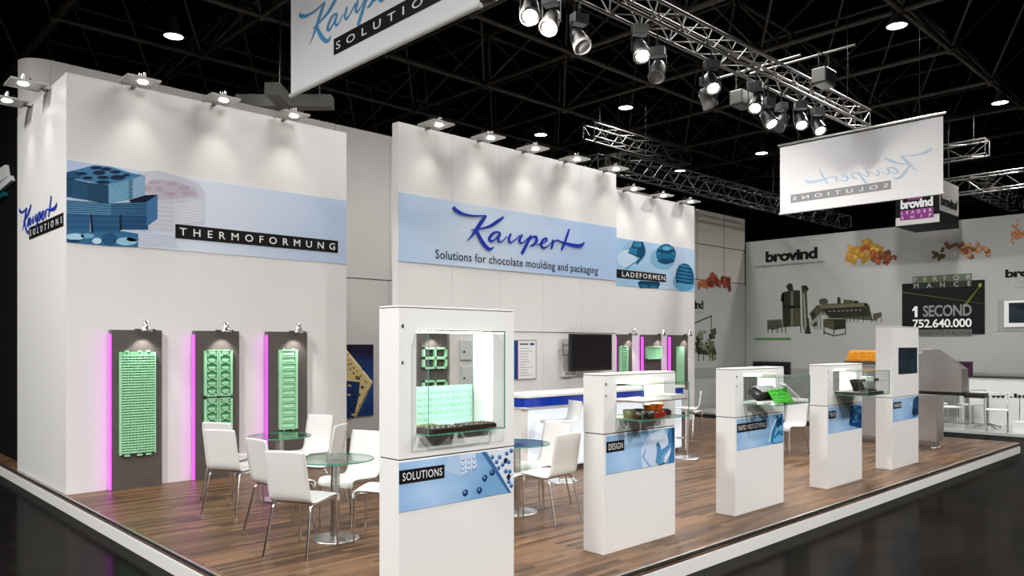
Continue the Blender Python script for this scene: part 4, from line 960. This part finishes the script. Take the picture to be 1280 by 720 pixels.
def make_table():
    r=empty('glass_table',(0,0,0),None,'table','round glass tables on steel columns')
    mb=MB(); R=.345; n=48
    ring=[(R*math.cos(2*math.pi*k/n),R*math.sin(2*math.pi*k/n)) for k in range(n)]
    mb.add([(x,y,.708) for x,y in ring]+[(x,y,.720) for x,y in ring],[tuple(range(n-1,-1,-1)),tuple(range(n,2*n))],0)
    mb.add([(x,y,.708) for x,y in ring]+[(x,y,.720) for x,y in ring],[(k,(k+1)%n,n+(k+1)%n,n+k) for k in range(n)],1,smooth=True)
    mb.build('glass_top',[M['tableglass'],M['glassedge']],r)
    c=MB(); c.bar((0,0,.02),(0,0,.695),.04,n=20); c.build('column',M['steel'],r)
    MB().lathe([(.09,.695),(.09,.707)],n=24).build('top_plate',M['steel'],r)
    MB().lathe([(.215,0),(.215,.008),(.19,.014),(.05,.03),(.04,.03)],n=40).build('base',M['steel'],r)
    return r
t0=make_table(); t0.location=(3.66,6.12,0); t0['label']='front round glass table beside the SOLUTIONS pedestal'
dup(t0,(4.13,8.09,0),0,'rear round glass table in front of the narrow mint mould')
dup(t0,(5.60,5.77,0),0,'round glass table between the SOLUTIONS and DESIGN pedestals')
def make_stool():
    r=empty('bar_stool',(0,0,0),None,'stool','white bar stools at the blue bar')
    prof=spline([(.20,.735),(.19,.765),(.14,.775),(.0,.768),(-.12,.765),(-.165,.785),(-.185,.84),(-.20,.95),(-.205,1.02)],5); n=len(prof); mb=MB(); th=.014
    for s0,s1 in ((-.19,.19),):
        top=[];bot=[]
        for i,(x,z) in enumerate(prof):
            xa,za=prof[max(i-1,0)]; xb,zb_=prof[min(i+1,n-1)]; dx,dz=xb-xa,zb_-za; l=math.hypot(dx,dz); nx,nz_=dz/l*th/2,-dx/l*th/2; hw=.19 if i<n*.5 else .17
            top+=[(x+nx,-hw,z+nz_),(x+nx,hw,z+nz_)]; bot+=[(x-nx,-hw,z-nz_),(x-nx,hw,z-nz_)]
        m=2*n; fs=[]
        for i in range(n-1): a=2*i; fs+=[(a,a+1,a+3,a+2),(m+a,m+a+2,m+a+3,m+a+1),(a,a+2,m+a+2,m+a),(a+1,m+a+1,m+a+3,a+3)]
        fs+=[(0,m,m+1,1),(2*n-2,2*n-1,m+2*n-1,m+2*n-2)]; mb.add(top+bot,fs,smooth=True)
    mb.build('seat_shell',M['shell'],r)
    MB().bar((0,0,.02),(0,0,.74),.028,n=16).build('column',M['chrome'],r)
    MB().box(-.1,.1,-.06,.06,.742,.758).build('seat_plate',M['chrome'],r)
    MB().lathe([(.22,0),(.22,.008),(.18,.014),(.03,.035)],n=36).build('base',M['chrome'],r)
    f=MB(); f.tube([(.03,0,.3),(.12,-.10,.3),(.18,0,.3),(.12,.10,.3),(.03,0,.3)],.009,8); f.build('footrest',M['chrome'],r)
    return r
s0=make_stool(); s0.location=(7.29,6.70,0); s0.rotation_euler=(0,0,math.radians(160)); s0['label']='white bar stool before the lit bar front, left of the DESIGN pedestal'
dup(s0,(10.18,6.72,0),math.radians(120),'white bar stool at the right end of the bar behind the glass box')

# ------------------------------------------------------------------ bar
r=empty('bar_counter',(8.9,7.5,0),'white bar counter with blue acrylic band and backlit front','bar')
BX0,BX1=7.02,10.78
MB().box(BX0+.05,BX1-.04,7.2,7.75,.06,.90).build('body',M['white'],r)
MB().box(BX0+.08,BX1-.07,7.25,7.7,0,.06).build('plinth',M['panel'],r)
MB().box(BX0+.17,BX1-.05,7.192,7.1995,.08,.885).build('backlit_panel',M['ledge_glow'],r)
MB().box(BX0+.03,BX1-.03,7.14,7.78,.90,.925).build('lower_board',M['white'],r,bevel=.004)
mb=MB()
def rr_(x0,x1,y0,y1,rad,n=6):
    o=[]
    for cx,cy,a in ((x1-rad,y1-rad,0),(x0+rad,y1-rad,90),(x0+rad,y0+rad,180),(x1-rad,y0+rad,270)):
        for k in range(n+1): t=math.radians(a+90*k/n); o.append((cx+rad*math.cos(t),cy+rad*math.sin(t)))
    return o
o=rr_(BX0+.02,BX1-.02,7.12,7.75,.12); mb.prism([(x,y,1.045) for x,y in o],[(x,y,.9255) for x,y in o]); mb.build('blue_band',M['blueacryl'],r)
o=rr_(BX0,BX1,7.10,7.80,.12); mb=MB().prism([(x,y,1.075) for x,y in o],[(x,y,1.0455) for x,y in o]); mb.build('counter_top',M['white'],r)

# television and certificate on the centre wall
x0=px(712.5,0,Y=8.78).x; x1=px(764,0,Y=8.78).x; z1=uz(738,417.5,8.78); z0=uz(738,463.5,8.78)
r=empty('television',((x0+x1)/2,8.82,z0),'black flat television on a wall arm above the bar','television')
MB().box(x0,x1,8.76,8.82,z0,z1).build('case',M['black'],r,bevel=.006)
MB().box(x0+.05,x1-.05,8.757,8.7595,z0+.06,z1-.045).build('screen',M['screen'],r)
a=MB(); a.box(x0+.2,x0+.3,8.82,8.99,z0+.2,z0+.4); a.build('wall_arm',M['steel'],r)
a=MB(); a.bar((x0-.05,8.9,z0+.25),(x0-.05,8.9,z0+.48),.02); a.bar((x0-.05,8.9,z0+.28),(x0+.1,8.86,z0+.28),.012); a.bar((x0-.05,8.9,z0+.45),(x0+.1,8.86,z0+.45),.012); a.bar((x0-.05,8.9,z0+.36),(x0-.05,8.999,z0+.36),.012); a.build('bracket',M['steel'],r)
MB().box(x0,x0+.28,8.90,8.99,z0-.09,z0-.005).build('connector_box',M['wallgrey'],r)
q0=PL_C.pix(641.5,474); q1=PL_C.pix(669,426)
r=empty('certificate',(q0[0],9.0,q0[1]),'white framed certificate sheet with a blue edge beside the showcase','certificate')
MB().plate(PL_C,rect(q0[0]-.02,q1[0]+.015,q0[1]-.015,q1[1]+.015),.0,.012).build('frame',M['alu'],r)
MB().plate(PL_C,rect(q0[0],q1[0],q0[1],q1[1]),.012,.014).build('sheet',M['letter'],r)
wq=q1[0]-q0[0]; hq=q1[1]-q0[1]
k=MB(); k.poly(PL_C,rect(q0[0],q0[0]+wq*.17,q0[1],q1[1]),.0145,lin(24,70,140)); k.poly(PL_C,rect(q0[0]+wq*.17,q0[0]+wq*.20,q0[1],q1[1]),.0145,lin(190,60,50))
for i in range(11): k.poly(PL_C,rect(q0[0]+wq*.26,q0[0]+wq*(.5+.4*random.random()),q1[1]-hq*(.2+.07*i)-.008,q1[1]-hq*(.2+.07*i)),.0145,lin(150,152,156))
k.poly(PL_C,rect(q0[0]+wq*.26,q0[0]+wq*.66,q1[1]-hq*.11,q1[1]-hq*.07),.0145,lin(90,92,100)); k.poly(PL_C,rect(q0[0]+wq*.74,q0[0]+wq*.92,q1[1]-hq*.12,q1[1]-hq*.06),.0145,lin(40,70,130))
k.build('printed_lines',M['ink'],r)

# ------------------------------------------------------------------ steel machine with the yellow mould
MX=14.05
r=empty('cooling_machine',(MX+.4,5.0,0),'stainless steel machine with sloped hood behind the last pedestal','machine')
MB().box(MX,MX+.34,4.40,5.95,.11,.90).build('cabinet',M['sheetsteel'],r,bevel=.006)
pts=[(4.62,.955),(4.02,.955),(4.02,1.34),(4.46,1.665),(4.62,1.665)]
mb=MB().prism([(MX-.02,y,z) for y,z in pts],[(MX+.30,y,z) for y,z in pts]); mb.build('hood',M['sheetsteel'],r,bevel=.006)
mb=MB().prism([(MX+.0,y,z) for y,z in rect(4.625,5.2,.955,1.60)],[(MX+.30,y,z) for y,z in rect(4.625,5.2,.955,1.60)]); mb.build('rear_hood',M['sheetsteel'],r,bevel=.006)
MB().box(MX+.02,MX+.42,4.02,5.95,.90,.955).build('conveyor_bed',M['lampblack'],r)
MB().box(MX+.06,MX+.3,3.72,4.02,.87,.95).build('outfeed_belt',M['lampblack'],r,bevel=.01)
for x in (MX+.06,MX+.28):
    for y in (4.47,5.88):
        f=MB(); f.bar((x,y,.02),(x,y,.11),.018); f.lathe([(.055,0),(.055,.012),(.02,.025)],(x,y,0),16); f.build('foot',M['steel'],r)
MB().box(MX,MX+.42,5.21,5.95,1.30,1.345).build('tray_shelf',M['sheetsteel'],r); MB().box(MX,MX+.42,5.21,5.95,1.38,1.44).build('top_shelf',M['panel'],r)
for y in (5.24,5.92):
    for x in (MX+.05,MX+.37): MB().bar((x,y,.955),(x,y,1.38),.015).build('shelf_post',M['steel'],r)

r=empty('mould_stack',(14.3,5.65,1.44),'yellow praline mould block lying on top of the steel machine','mould')
mb=MB(); A=[(14.06,5.93,1.4405),(14.06,5.36,1.4405),(14.45,5.36,1.4405),(14.45,5.93,1.4405)]; B=[(14.09,5.88,1.62),(14.09,5.40,1.62),(14.42,5.40,1.62),(14.42,5.88,1.62)]
mb.prism(B,A); mb.build('block',M['yellow'],r,bevel=.01)
mb=MB()
for i in range(6):
    for j in range(4): mb.lathe([(.032,0),(.026,.014),(0,.02)],(14.13+.08*j,5.44+.08*i,1.62),10)
for i in range(7):
    for j in range(3): mb.ball((14.07+.012*j-.006,5.43+.07*i,1.48+.05*j),.018,n=5)
mb.build('cavities',M['yellow'],r)

# ------------------------------------------------------------------ neighbouring exhibitor
PB=Pl('X-',22.0)
def brov(pl,u0,u1,vt,vb,name,lb,m='walltext',o=.006,v_is_left=True):
    a0,z1=pl.pix(u0,vt); a1,_=pl.pix(u1,vt); _,z0=pl.pix(u0,vb)
    r=empty(name,pl.p(a0,z0,0),lb,'sign')
    write(MB(),pl,'brovind',a0,a1,z0,z1,o,.92,.045).build('lettering',M[m],r); return r,a0,a1,z0,z1
r,a0,a1,z0,z1=brov(PB,957,1022,314.5,328.5,'wall_sign','big black company lettering at the left on the grey wall')
c0=PB.pix(944,0)[0]; c1=PB.pix(1031,0)[0]
write(MB(),PB,'Technology systems and plants for confectionery and nuts industry',c0,c1,z0-.16,z0-.06,.006,1,.0).build('small_lettering',M['walltext'],r)
r,a0,a1,z0,z1=brov(PB,1256.5,1325,337,347.5,'wall_sign','second company lettering cut by the right picture edge')
write(MB(),PB,'Technology systems and plants',a0+.3,a1,z0-.18,z0-.08,.006).build('small_lettering',M['greytext'],r); write(MB(),PB,'for confectionery and nuts industry',a0+.2,a1,z0-.30,z0-.20,.006).build('small_lettering',M['greytext'],r)
write(MB(),PB,'www.',a0+.55,a0+.95,z0-.66,z0-.58,.006,1,.02).build('web_lettering',M['walltext'],r)
def nuts(name,lb,pl,blobs):
    k=MB(); o=.004
    for (u,v,rad,c) in blobs:
        a,z=pl.pix(u,v); q=pl.pix(u+rad,v); rr=abs(q[0]-a); o+=.00012
        k.poly(pl,ell((a,z),rr,rr*.72,9,random.random()*3,.45),o,lin(*[int(x*.8) for x in c])); k.poly(pl,ell((a-rr*.15,z+rr*.22),rr*.55,rr*.35,8,random.random()*3,.4),o+.00006,lin(*[min(255,int(x*.97)) for x in c]))
    ob=k.build(name,M['ink']); tag(ob,lb,'picture','food pictures printed on the grey wall')
YEL=(214,160,64); RED=(196,104,60); BRN=(150,92,60); TAN=(214,164,120)
nuts('food_print','print of yellow candied fruit and brown nuts on the grey wall',PB,[(1060+random.random()*42,316+random.gauss(0,5),3.5+random.random()*4,random.choice([YEL,YEL,(232,190,96)])) for _ in range(34)]+[(1078+random.random()*8,309+random.random()*6,3.5,RED) for _ in range(5)]+[(1090+random.random()*32,322+random.gauss(0,4),3+random.random()*2.5,random.choice([BRN,RED,(120,70,50)])) for _ in range(26)])
nuts('food_print','print of assorted whole nuts at the right on the grey wall',PB,[(1166+random.random()*14,318+random.gauss(0,3),3.5,(96,80,50)) for _ in range(8)]+[(1182+random.random()*18,307+random.gauss(0,3),3.2,BRN) for _ in range(9)]+[(1186+random.random()*14,316+random.gauss(0,2.5),3.6,(214,208,198)) for _ in range(6)]+[(1203+random.random()*34,312+random.gauss(0,4.5),4.2,random.choice([TAN,BRN,(200,140,96)])) for _ in range(24)])
nuts('food_print','print of orange chopped nuts at the right picture edge',PB,[(1264+abs(random.gauss(0,14)),291+random.gauss(0,5),1.8,(220,140,90)) for _ in range(60)])
PN=Pl('Y-',12.385)
nuts('food_print','print of roasted nuts on the narrow grey panel wall',PN,[(872+random.random()*16,355+random.gauss(0,2.5),2.6,(190,104,60)) for _ in range(10)]+[(884+random.random()*28,353+random.gauss(0,3.5),3.2,random.choice([(170,80,50),(120,56,40)])) for _ in range(20)])
a1=PN.pix(879,0)[0]; z0=PN.pix(875,386.5)[1]; z1=PN.pix(875,375.5)[1]
r=empty('wall_sign',(a1-1,12.385,z0),'company lettering on the narrow panel wall, half hidden by the booth wall','sign'); write(MB(),PN,'brovind',a1-1.15,a1,z0,z1,.004,.92,.04).build('lettering',M['walltext'],r)
write(MB(),PN,'Technology systems and plants',a1-1.3,a1+.15,z0-.13,z0-.07,.004).build('small_lettering',M['greytext'],r)
# machine prints
k=MB(); PM=PB
def zm_(x,y): return PM.pix(930+x/5.144,290+y/5.144)
def P(pts,c,o=.004): k.poly(PM,[zm_(x,y) for x,y in pts][::-1],o,lin(*c))
D=(44,44,34); G=(76,76,60); H=(104,104,86); LG=(140,140,128)
P([(245,390),(300,375),(360,375),(365,605),(250,612)],D); P([(300,380),(318,380),(318,610),(300,610)],H,.0045); P([(255,470),(365,478),(365,490),(255,490)],(30,30,24),.0045); P([(322,490),(360,490),(360,600),(322,600)],G,.0045)
P([(270,350),(290,328),(312,335),(318,375),(285,378)],D); P([(240,400),(258,395),(258,450),(236,445)],D); P([(370,345),(400,342),(418,365),(405,385),(372,380)],D); P([(372,380),(404,380),(412,560),(392,655),(378,600)],G,.0042); P([(378,395),(388,395),(404,600),(392,655)],LG,.0046)
P([(392,655),(405,545),(418,560),(420,600),(432,655)],D,.0044)
P([(150,565),(245,560),(245,612),(190,630),(150,622)],G); P([(150,565),(245,560),(245,568),(150,573)],H,.0045)
for x in (152,178,212,240,265,362): P([(x,600),(x+6,600),(x+6,648),(x,648)],D,.0043)
P([(420,525),(470,470),(560,460),(770,455),(805,470),(830,570),(700,560),(540,555),(520,520),(440,560)],G); P([(470,470),(770,458),(775,475),(500,492)],H,.0045); P([(500,495),(800,480),(815,540),(560,552)],D,.0044)
for i in range(8): P([(545+i*28,508-i*1.2),(560+i*28,507-i*1.2),(560+i*28,513-i*1.2),(545+i*28,514-i*1.2)],LG,.0048)
P(ell((512,448),30,22,14),G,.0044); P([(600,420),(620,420),(622,458),(600,460)],D); P([(640,435),(700,438),(700,460),(640,458)],G,.0044); P(ell((720,452),20,12,10),D,.0044); P([(765,460),(790,455),(800,475),(770,475)],D)
P([(420,585),(500,515),(520,520),(440,600),(425,605)],LG,.005); P([(505,515),(548,545),(545,552),(500,525)],LG,.005)
P([(510,560),(655,560),(655,620),(580,630),(510,610)],D,.0052); P([(510,560),(580,572),(580,630),(510,610)],G,.0054)
for x in (512,575,650): P([(x,600),(x+6,600),(x+6,660),(x,660)],D,.0053)
P([(512,640),(580,665),(650,650),(650,656),(578,672),(512,648)],D,.0053)
for x in (455,470,490,660,680,705,730,765,820,850,882): P([(x,550),(x+5,550),(x+5,(625 if x<500 else 582)),(x,(625 if x<500 else 582))],D,.0043)
P([(830,525),(885,515),(885,545),(830,575)],G,.0042); P([(430,520),(455,515),(470,600),(440,610)],D,.0041)
tag(k.build('machine_print',M['ink']),'dark picture of nut processing machines printed on the grey wall','picture')
k=MB(); q0=PB.pix(944,422.5); q1=PB.pix(988.5,424.5); MB; tag(MB().plate(PB,rect(q0[0],q1[0],q1[1],q0[1]),0,.02).build('green_strip',M['green_line']),'thin green strip under the machine picture','strip')
k=MB(); PM=PN
def P2(pts,c,o=.004): k.poly(PN,[PN.pix(860+x/4,340+y/4) for x,y in pts][::-1],o,lin(*c))
P2([(32,252),(118,215),(120,222),(32,260)],G); P2([(114,220),(118,220),(118,285),(114,285)],G)
for _ in range(46):
    x=36+random.random()*95; y=300+random.random()*110+ (20 if x>100 else 0); s=6+random.random()*12; P2([(x-s,y-s*.8),(x+s*.6,y-s),(x+s,y+s*.7),(x-s*.7,y+s)],random.choice([D,G,(96,104,74),(120,124,100)]),.0041+random.random()*.001)
P2([(110,290),(138,278),(142,310),(118,330)],G,.0052)
for x in (50,75,105,120): P2([(x,390),(x+4,390),(x+4,445),(x,445)],D,.0052)
tag(k.build('machine_print',M['ink']),'olive picture of a small machine on the narrow panel wall','picture')
# performance poster
q0=PB.pix(1128,417.5); q1=PB.pix(1231,351.5)
a0,a1=q0[0],q1[0]; z1=PB.pix(1128,355)[1]; z0=PB.pix(1231,417.5)[1]
r=empty('performance_poster',PB.p(a0,z0,0),'dark poster reading PERFORMANCE 1 SECOND 752.640.000','poster')
MB().plate(PB,rect(a0,a1,z0,z1),0,.03).build('board',M['walltext'],r)
wq=a1-a0; hq=z1-z0
k=MB(); k.poly(PB,rect(a0+wq*.14,a0+wq*.855,z1-.0,z1+hq*.13),.034,lin(92,104,84)); k.poly(PB,rect(a0+wq*.14,a0+wq*.855,z1-hq*.11,z1),.034,lin(46,52,44)); k.poly(PB,rect(a0+wq*.22,a0+wq*.855,z0-hq*.03,z0+hq*.09),.034,lin(110,110,108))
k.poly(PB,[(a0,z0+hq*.83),(a1,z0+hq*.55),(a1,z0+hq*.56),(a0,z0+hq*.85)],.032,lin(70,84,50)); k.poly(PB,[(a0+wq*.76,z0+hq*.55),(a0+wq*.94,z0+hq*.88),(a0+wq*.97,z0+hq*.92),(a0+wq*.8,z0+hq*.55)],.0325,lin(84,106,36)); k.poly(PB,ell((a0+wq*.95,z0+hq*.9),wq*.02,hq*.04,8),.033,lin(130,150,50))
k.build('printed_lines',M['ink'],r)
l=MB(); write(l,PB,'PERFOR',a0+wq*.155,a0+wq*.845,z1+hq*.02,z1+hq*.11,.036,2.4,.0); write(l,PB,'MANCE',a0+wq*.155,a0+wq*.845,z1-hq*.10,z1-hq*.01,.036,3.2,.0); l.build('title_lettering',mat('light_grey_print',(.45,.46,.44),.5),r)
l=MB(); l.poly(PB,rect(a0+wq*.165,a0+wq*.20,z0+hq*.34,z0+hq*.55),.036); l.poly(PB,[(a0+wq*.135,z0+hq*.49),(a0+wq*.135,z0+hq*.455),(a0+wq*.1655,z0+hq*.47),(a0+wq*.1655,z0+hq*.55)][::1],.036); write(l,PB,'752.640.000',a0+wq*.14,a0+wq*.855,z0+hq*.13,z0+hq*.295,.036,.95,.02); l.build('number_lettering',M['letter'],r)
l=MB(); write(l,PB,'SECOND',a0+wq*.27,a0+wq*.855,z0+hq*.34,z0+hq*.56,.036,.95,.02); l.build('word_lettering',M['greytext'],r)
l=MB(); write(l,PB,'PROCESSED NUTS WORLDWIDE',a0+wq*.15,a0+wq*.84,z0-hq*.01,z0+hq*.07,.036,.95,.0); l.build('small_lettering',M['walltext'],r)
# wall screen at the right edge
q0=PB.pix(1247,414); q1=PB.pix(1340,374); r=empty('wall_screen',PB.p(q0[0],q0[1],0),'white framed screen on a grey board at the right edge','screen')
MB().plate(PB,rect(q0[0],q1[0],q0[1],PB.pix(1247,375)[1]),0,.02).build('back_board',M['greyband'],r)
s0_=PB.pix(1256,409); MB().plate(PB,rect(s0_[0],q1[0]-.2,s0_[1],PB.pix(1256,376)[1]),.02,.06).build('screen_frame',M['letter'],r)
MB().plate(PB,rect(s0_[0]+.1,q1[0]-.3,s0_[1]+.1,PB.pix(1256,376)[1]-.06),.06,.065).build('screen',M['screenblue'],r)
# black screen on the wall behind the rapid prototyping pedestal
q0=PB.pix(943,469); q1=PB.pix(989,452.5); r=empty('television',PB.p(q0[0],q0[1],0),'black television on the grey wall behind the RAPID PROTOTYPING pedestal','television')
MB().plate(PB,rect(q0[0],q1[0],q0[1],q1[1]),.03,.09).build('case',M['black'],r); MB().plate(PB,rect(q0[0]+.05,q1[0]-.05,q0[1]+.05,q1[1]-.05),.09,.093).build('screen',M['screen'],r); MB().plate(PB,rect(q0[0]+.3,q0[0]+.6,q0[1]+.1,q0[1]+.3),.0,.03).build('wall_arm',M['steel'],r)
# reception counter with purple screen, table, stools, plinth
r=empty('reception_counter',(20.8,4.2,-.115),'white reception counter with a black top at the right edge','counter')
MB().box(20.5,21.2,2.2,5.72,-.115,.96).build('body',M['letter'],r); MB().box(20.46,21.24,2.16,5.76,.96,.99).build('counter_top',M['black'],r)
PK=Pl('X-',20.5); w0=PK.pix(1239,497.5); w1=PK.pix(1256.5,494); write(MB(),PK,'www',w0[0],w1[0],w0[1],w1[1],.004,1.1,.05).build('lettering',M['walltext'],r)
w0=PK.pix(1262,497); write(MB(),PK,'.brovind.',w0[0],w0[0]+1.2,w0[1],w0[1]+.1,.004,1.1,.05).build('lettering',M['walltext'],r)
q0=px(1190,470,X=20.9); q1=px(1215.5,452,X=20.9)
r=empty('purple_screen',(20.9,(q0.y+q1.y)/2,q0.z),'small purple screen standing at the end of the reception counter','screen')
MB().box(20.9,20.95,q1.y,q0.y,q0.z+.02,q1.z).build('case',M['black'],r); MB().box(20.896,20.8995,q1.y+.02,q0.y-.02,q0.z+.04,q1.z-.02).build('screen',M['purple'],r); MB().box(20.88,20.99,(q0.y+q1.y)/2-.05,(q0.y+q1.y)/2+.05,-.115,q0.z+.02).build('stand',M['letter'],r)
zf=-.115
r=empty('bistro_table',(19.6,5.1,zf),'round white bistro table on a star foot at the neighbouring stand','table')
MB().lathe([(.42,.745),(.42,.775)],(19.6,5.1,zf),32).build('tabletop',M['letter'],r); MB().bar((19.6,5.1,zf+.03),(19.6,5.1,zf+.745),.03).build('column',M['steel'],r)
f=MB()
for k_ in range(4): a=math.pi/4+k_*math.pi/2; f.bar((19.6,5.1,zf+.09),(19.6+.3*math.cos(a),5.1+.3*math.sin(a),zf+.015),.022,.014)
f.build('star_foot',M['steel'],r)
def frame_stool(x,y,rz,lb):
    r=empty('frame_stool',(0,0,0),lb,'stool','steel frame stools at the neighbouring stand')
    MB().box(-.2,.2,-.2,.2,.44,.47).build('seat',M['letter'],r,bevel=.01)
    for s in (-1,1): MB().tube([(-.19,s*.19,.44),(-.21,s*.19,.012),(.21,s*.19,.012),(.19,s*.19,.44)],.012,6).build('leg_loop',M['steel'],r)
    b=MB(); b.tube([(-.19,-.19,.47),(-.22,-.19,.8),(-.22,.19,.8),(-.19,.19,.47)],.012,6); b.build('back_loop',M['steel'],r)
    r.location=(x,y,zf); r.rotation_euler=(0,0,rz)
frame_stool(19.1,5.75,2.2,'steel frame stool left of the white bistro table'); frame_stool(18.95,4.75,3.4,'steel frame stool in front of the white bistro table'); frame_stool(20.1,6.3,.5,'steel frame stool farthest left beside the steel machine'); frame_stool(20.2,5.6,.9,'steel frame stool behind the white bistro table')
r=empty('sample_plinth',(19.2,3.9,zf),'low white plinth with nut samples at the right picture edge','plinth')
MB().box(18.75,19.7,3.2,4.42,zf,.13).build('block',M['letter'],r,bevel=.01)
r=empty('sample_rack',(19.2,4.0,.13),'small wire rack standing on the low white plinth','rack')
f=MB()
for y in (3.55,3.95,4.35): f.bar((19.0,y,.13),(19.0,y,.62),.008); f.bar((19.4,y,.13),(19.4,y,.62),.008)
for z in (.3,.61):
    for x in (19.0,19.4): f.bar((x,3.55,z),(x,4.35,z),.008)
f.build('wire_frame',M['steel'],r); MB().box(19.0,19.4,3.55,4.35,.292,.30).build('glass_shelf',[M['glass']],r); MB().box(19.0,19.4,3.55,4.35,.14,.148).build('lower_shelf',[M['glass']],r)
for j,(x,y,z,rd,lb) in enumerate(((19.15,4.22,.30,.07,'brown nut sample at the left of the rack shelf'),(19.15,4.02,.30,.05,'small brown nut sample in the middle of the rack shelf'),(19.2,3.72,.30,.07,'brown nut sample at the right of the rack shelf'),(19.15,4.1,.148,.07,'brown nut sample lower left in the wire rack'),(19.15,3.8,.148,.07,'brown nut sample lower right in the wire rack'))):
    tag(MB().ball((x,y,z+rd),rd,n=9,sq=(1,1.1,1)).build('nut_sample',M['nut']),lb,'sample','nut samples on the rack')
# cube sign
QX,QY0,QY1,QZ0,QZ1=20.2,6.27,7.27,4.68,5.72
r=empty('cube_sign',(QX+.7,(QY0+QY1)/2,QZ0),'hanging cube sign with white lettering on black and a purple band','sign')
MB().box(QX,QX+1.42,QY0,QY1,QZ0,QZ1).build('cube',M['wallgrey'],r)
MB().box(QX-.015,QX+1.42,QY0-.015,QY1+.015,QZ0-.015,QZ0).build('underside',M['text'],r)
PQ=Pl('X-',QX); PQ2=Pl('Y-',QY0)
MB().plate(PQ,rect(-QY1,-QY0,QZ0+.20,QZ1),0,.008).build('black_field',M['walltext'],r); MB().plate(PQ,rect(-QY1+.11,-QY0-.13,QZ0+.13,QZ0+.37),.008,.012).build('purple_band',M['purplesolid'],r); MB().plate(PQ,rect(-QY1+.28,-QY0-.38,QZ0+.60,QZ0+.70),.008,.010).build('purple_band',M['purplesolid'],r)
write(MB(),PQ,'brovind',-QY1+.12,-QY0-.14,QZ0+.40,QZ0+.63,.014,.92,.05).build('lettering',M['letter'],r)
l=MB(); write(l,PQ,'LEADER',-QY1+.14,-QY0-.17,QZ0+.27,QZ0+.345,.015,2.2); write(l,PQ,'SHIP',-QY1+.14,-QY0-.17,QZ0+.15,QZ0+.225,.015,3.2); l.build('small_lettering',M['letter'],r)
write(MB(),PQ2,'brovind',QX+.1,QX+1.3,QZ0+.42,QZ0+.66,.006,.92,.05).build('lettering',M['walltext'],r); MB().plate(PQ2,rect(QX,QX+1.42,QZ0,QZ0+.28),0,.008).build('black_field',M['walltext'],r)
for x in (QX+.2,QX+1.2):
    for y in (QY0+.15,QY1-.15): MB().bar((x,y,QZ1),(x,y,12.99),.008,n=5).build('hanging_wire',M['lampblack'],r)
# the dark neighbour's sign at the left edge
PW_=Pl('X-',2.64)
r=empty('neighbour_sign',(2.64,14.5,3.6),'small white sign plates on the black wall at the left picture edge','sign')
for nm,pts,m_ in (('upper_plate',((-14,222),(11,206.5),(13,221),(0,231),(-14,241)),'letter'),('lower_plate',((2,232),(17,220),(19,226),(3.5,239)),'letter'),('teal_plate',((-8,250),(9,240),(10,245),(-8,256)),'teal')):
    MB().plate(PW_,[PW_.pix(u,v) for u,v in pts][::-1],0,.05).build(nm,M[m_],r)
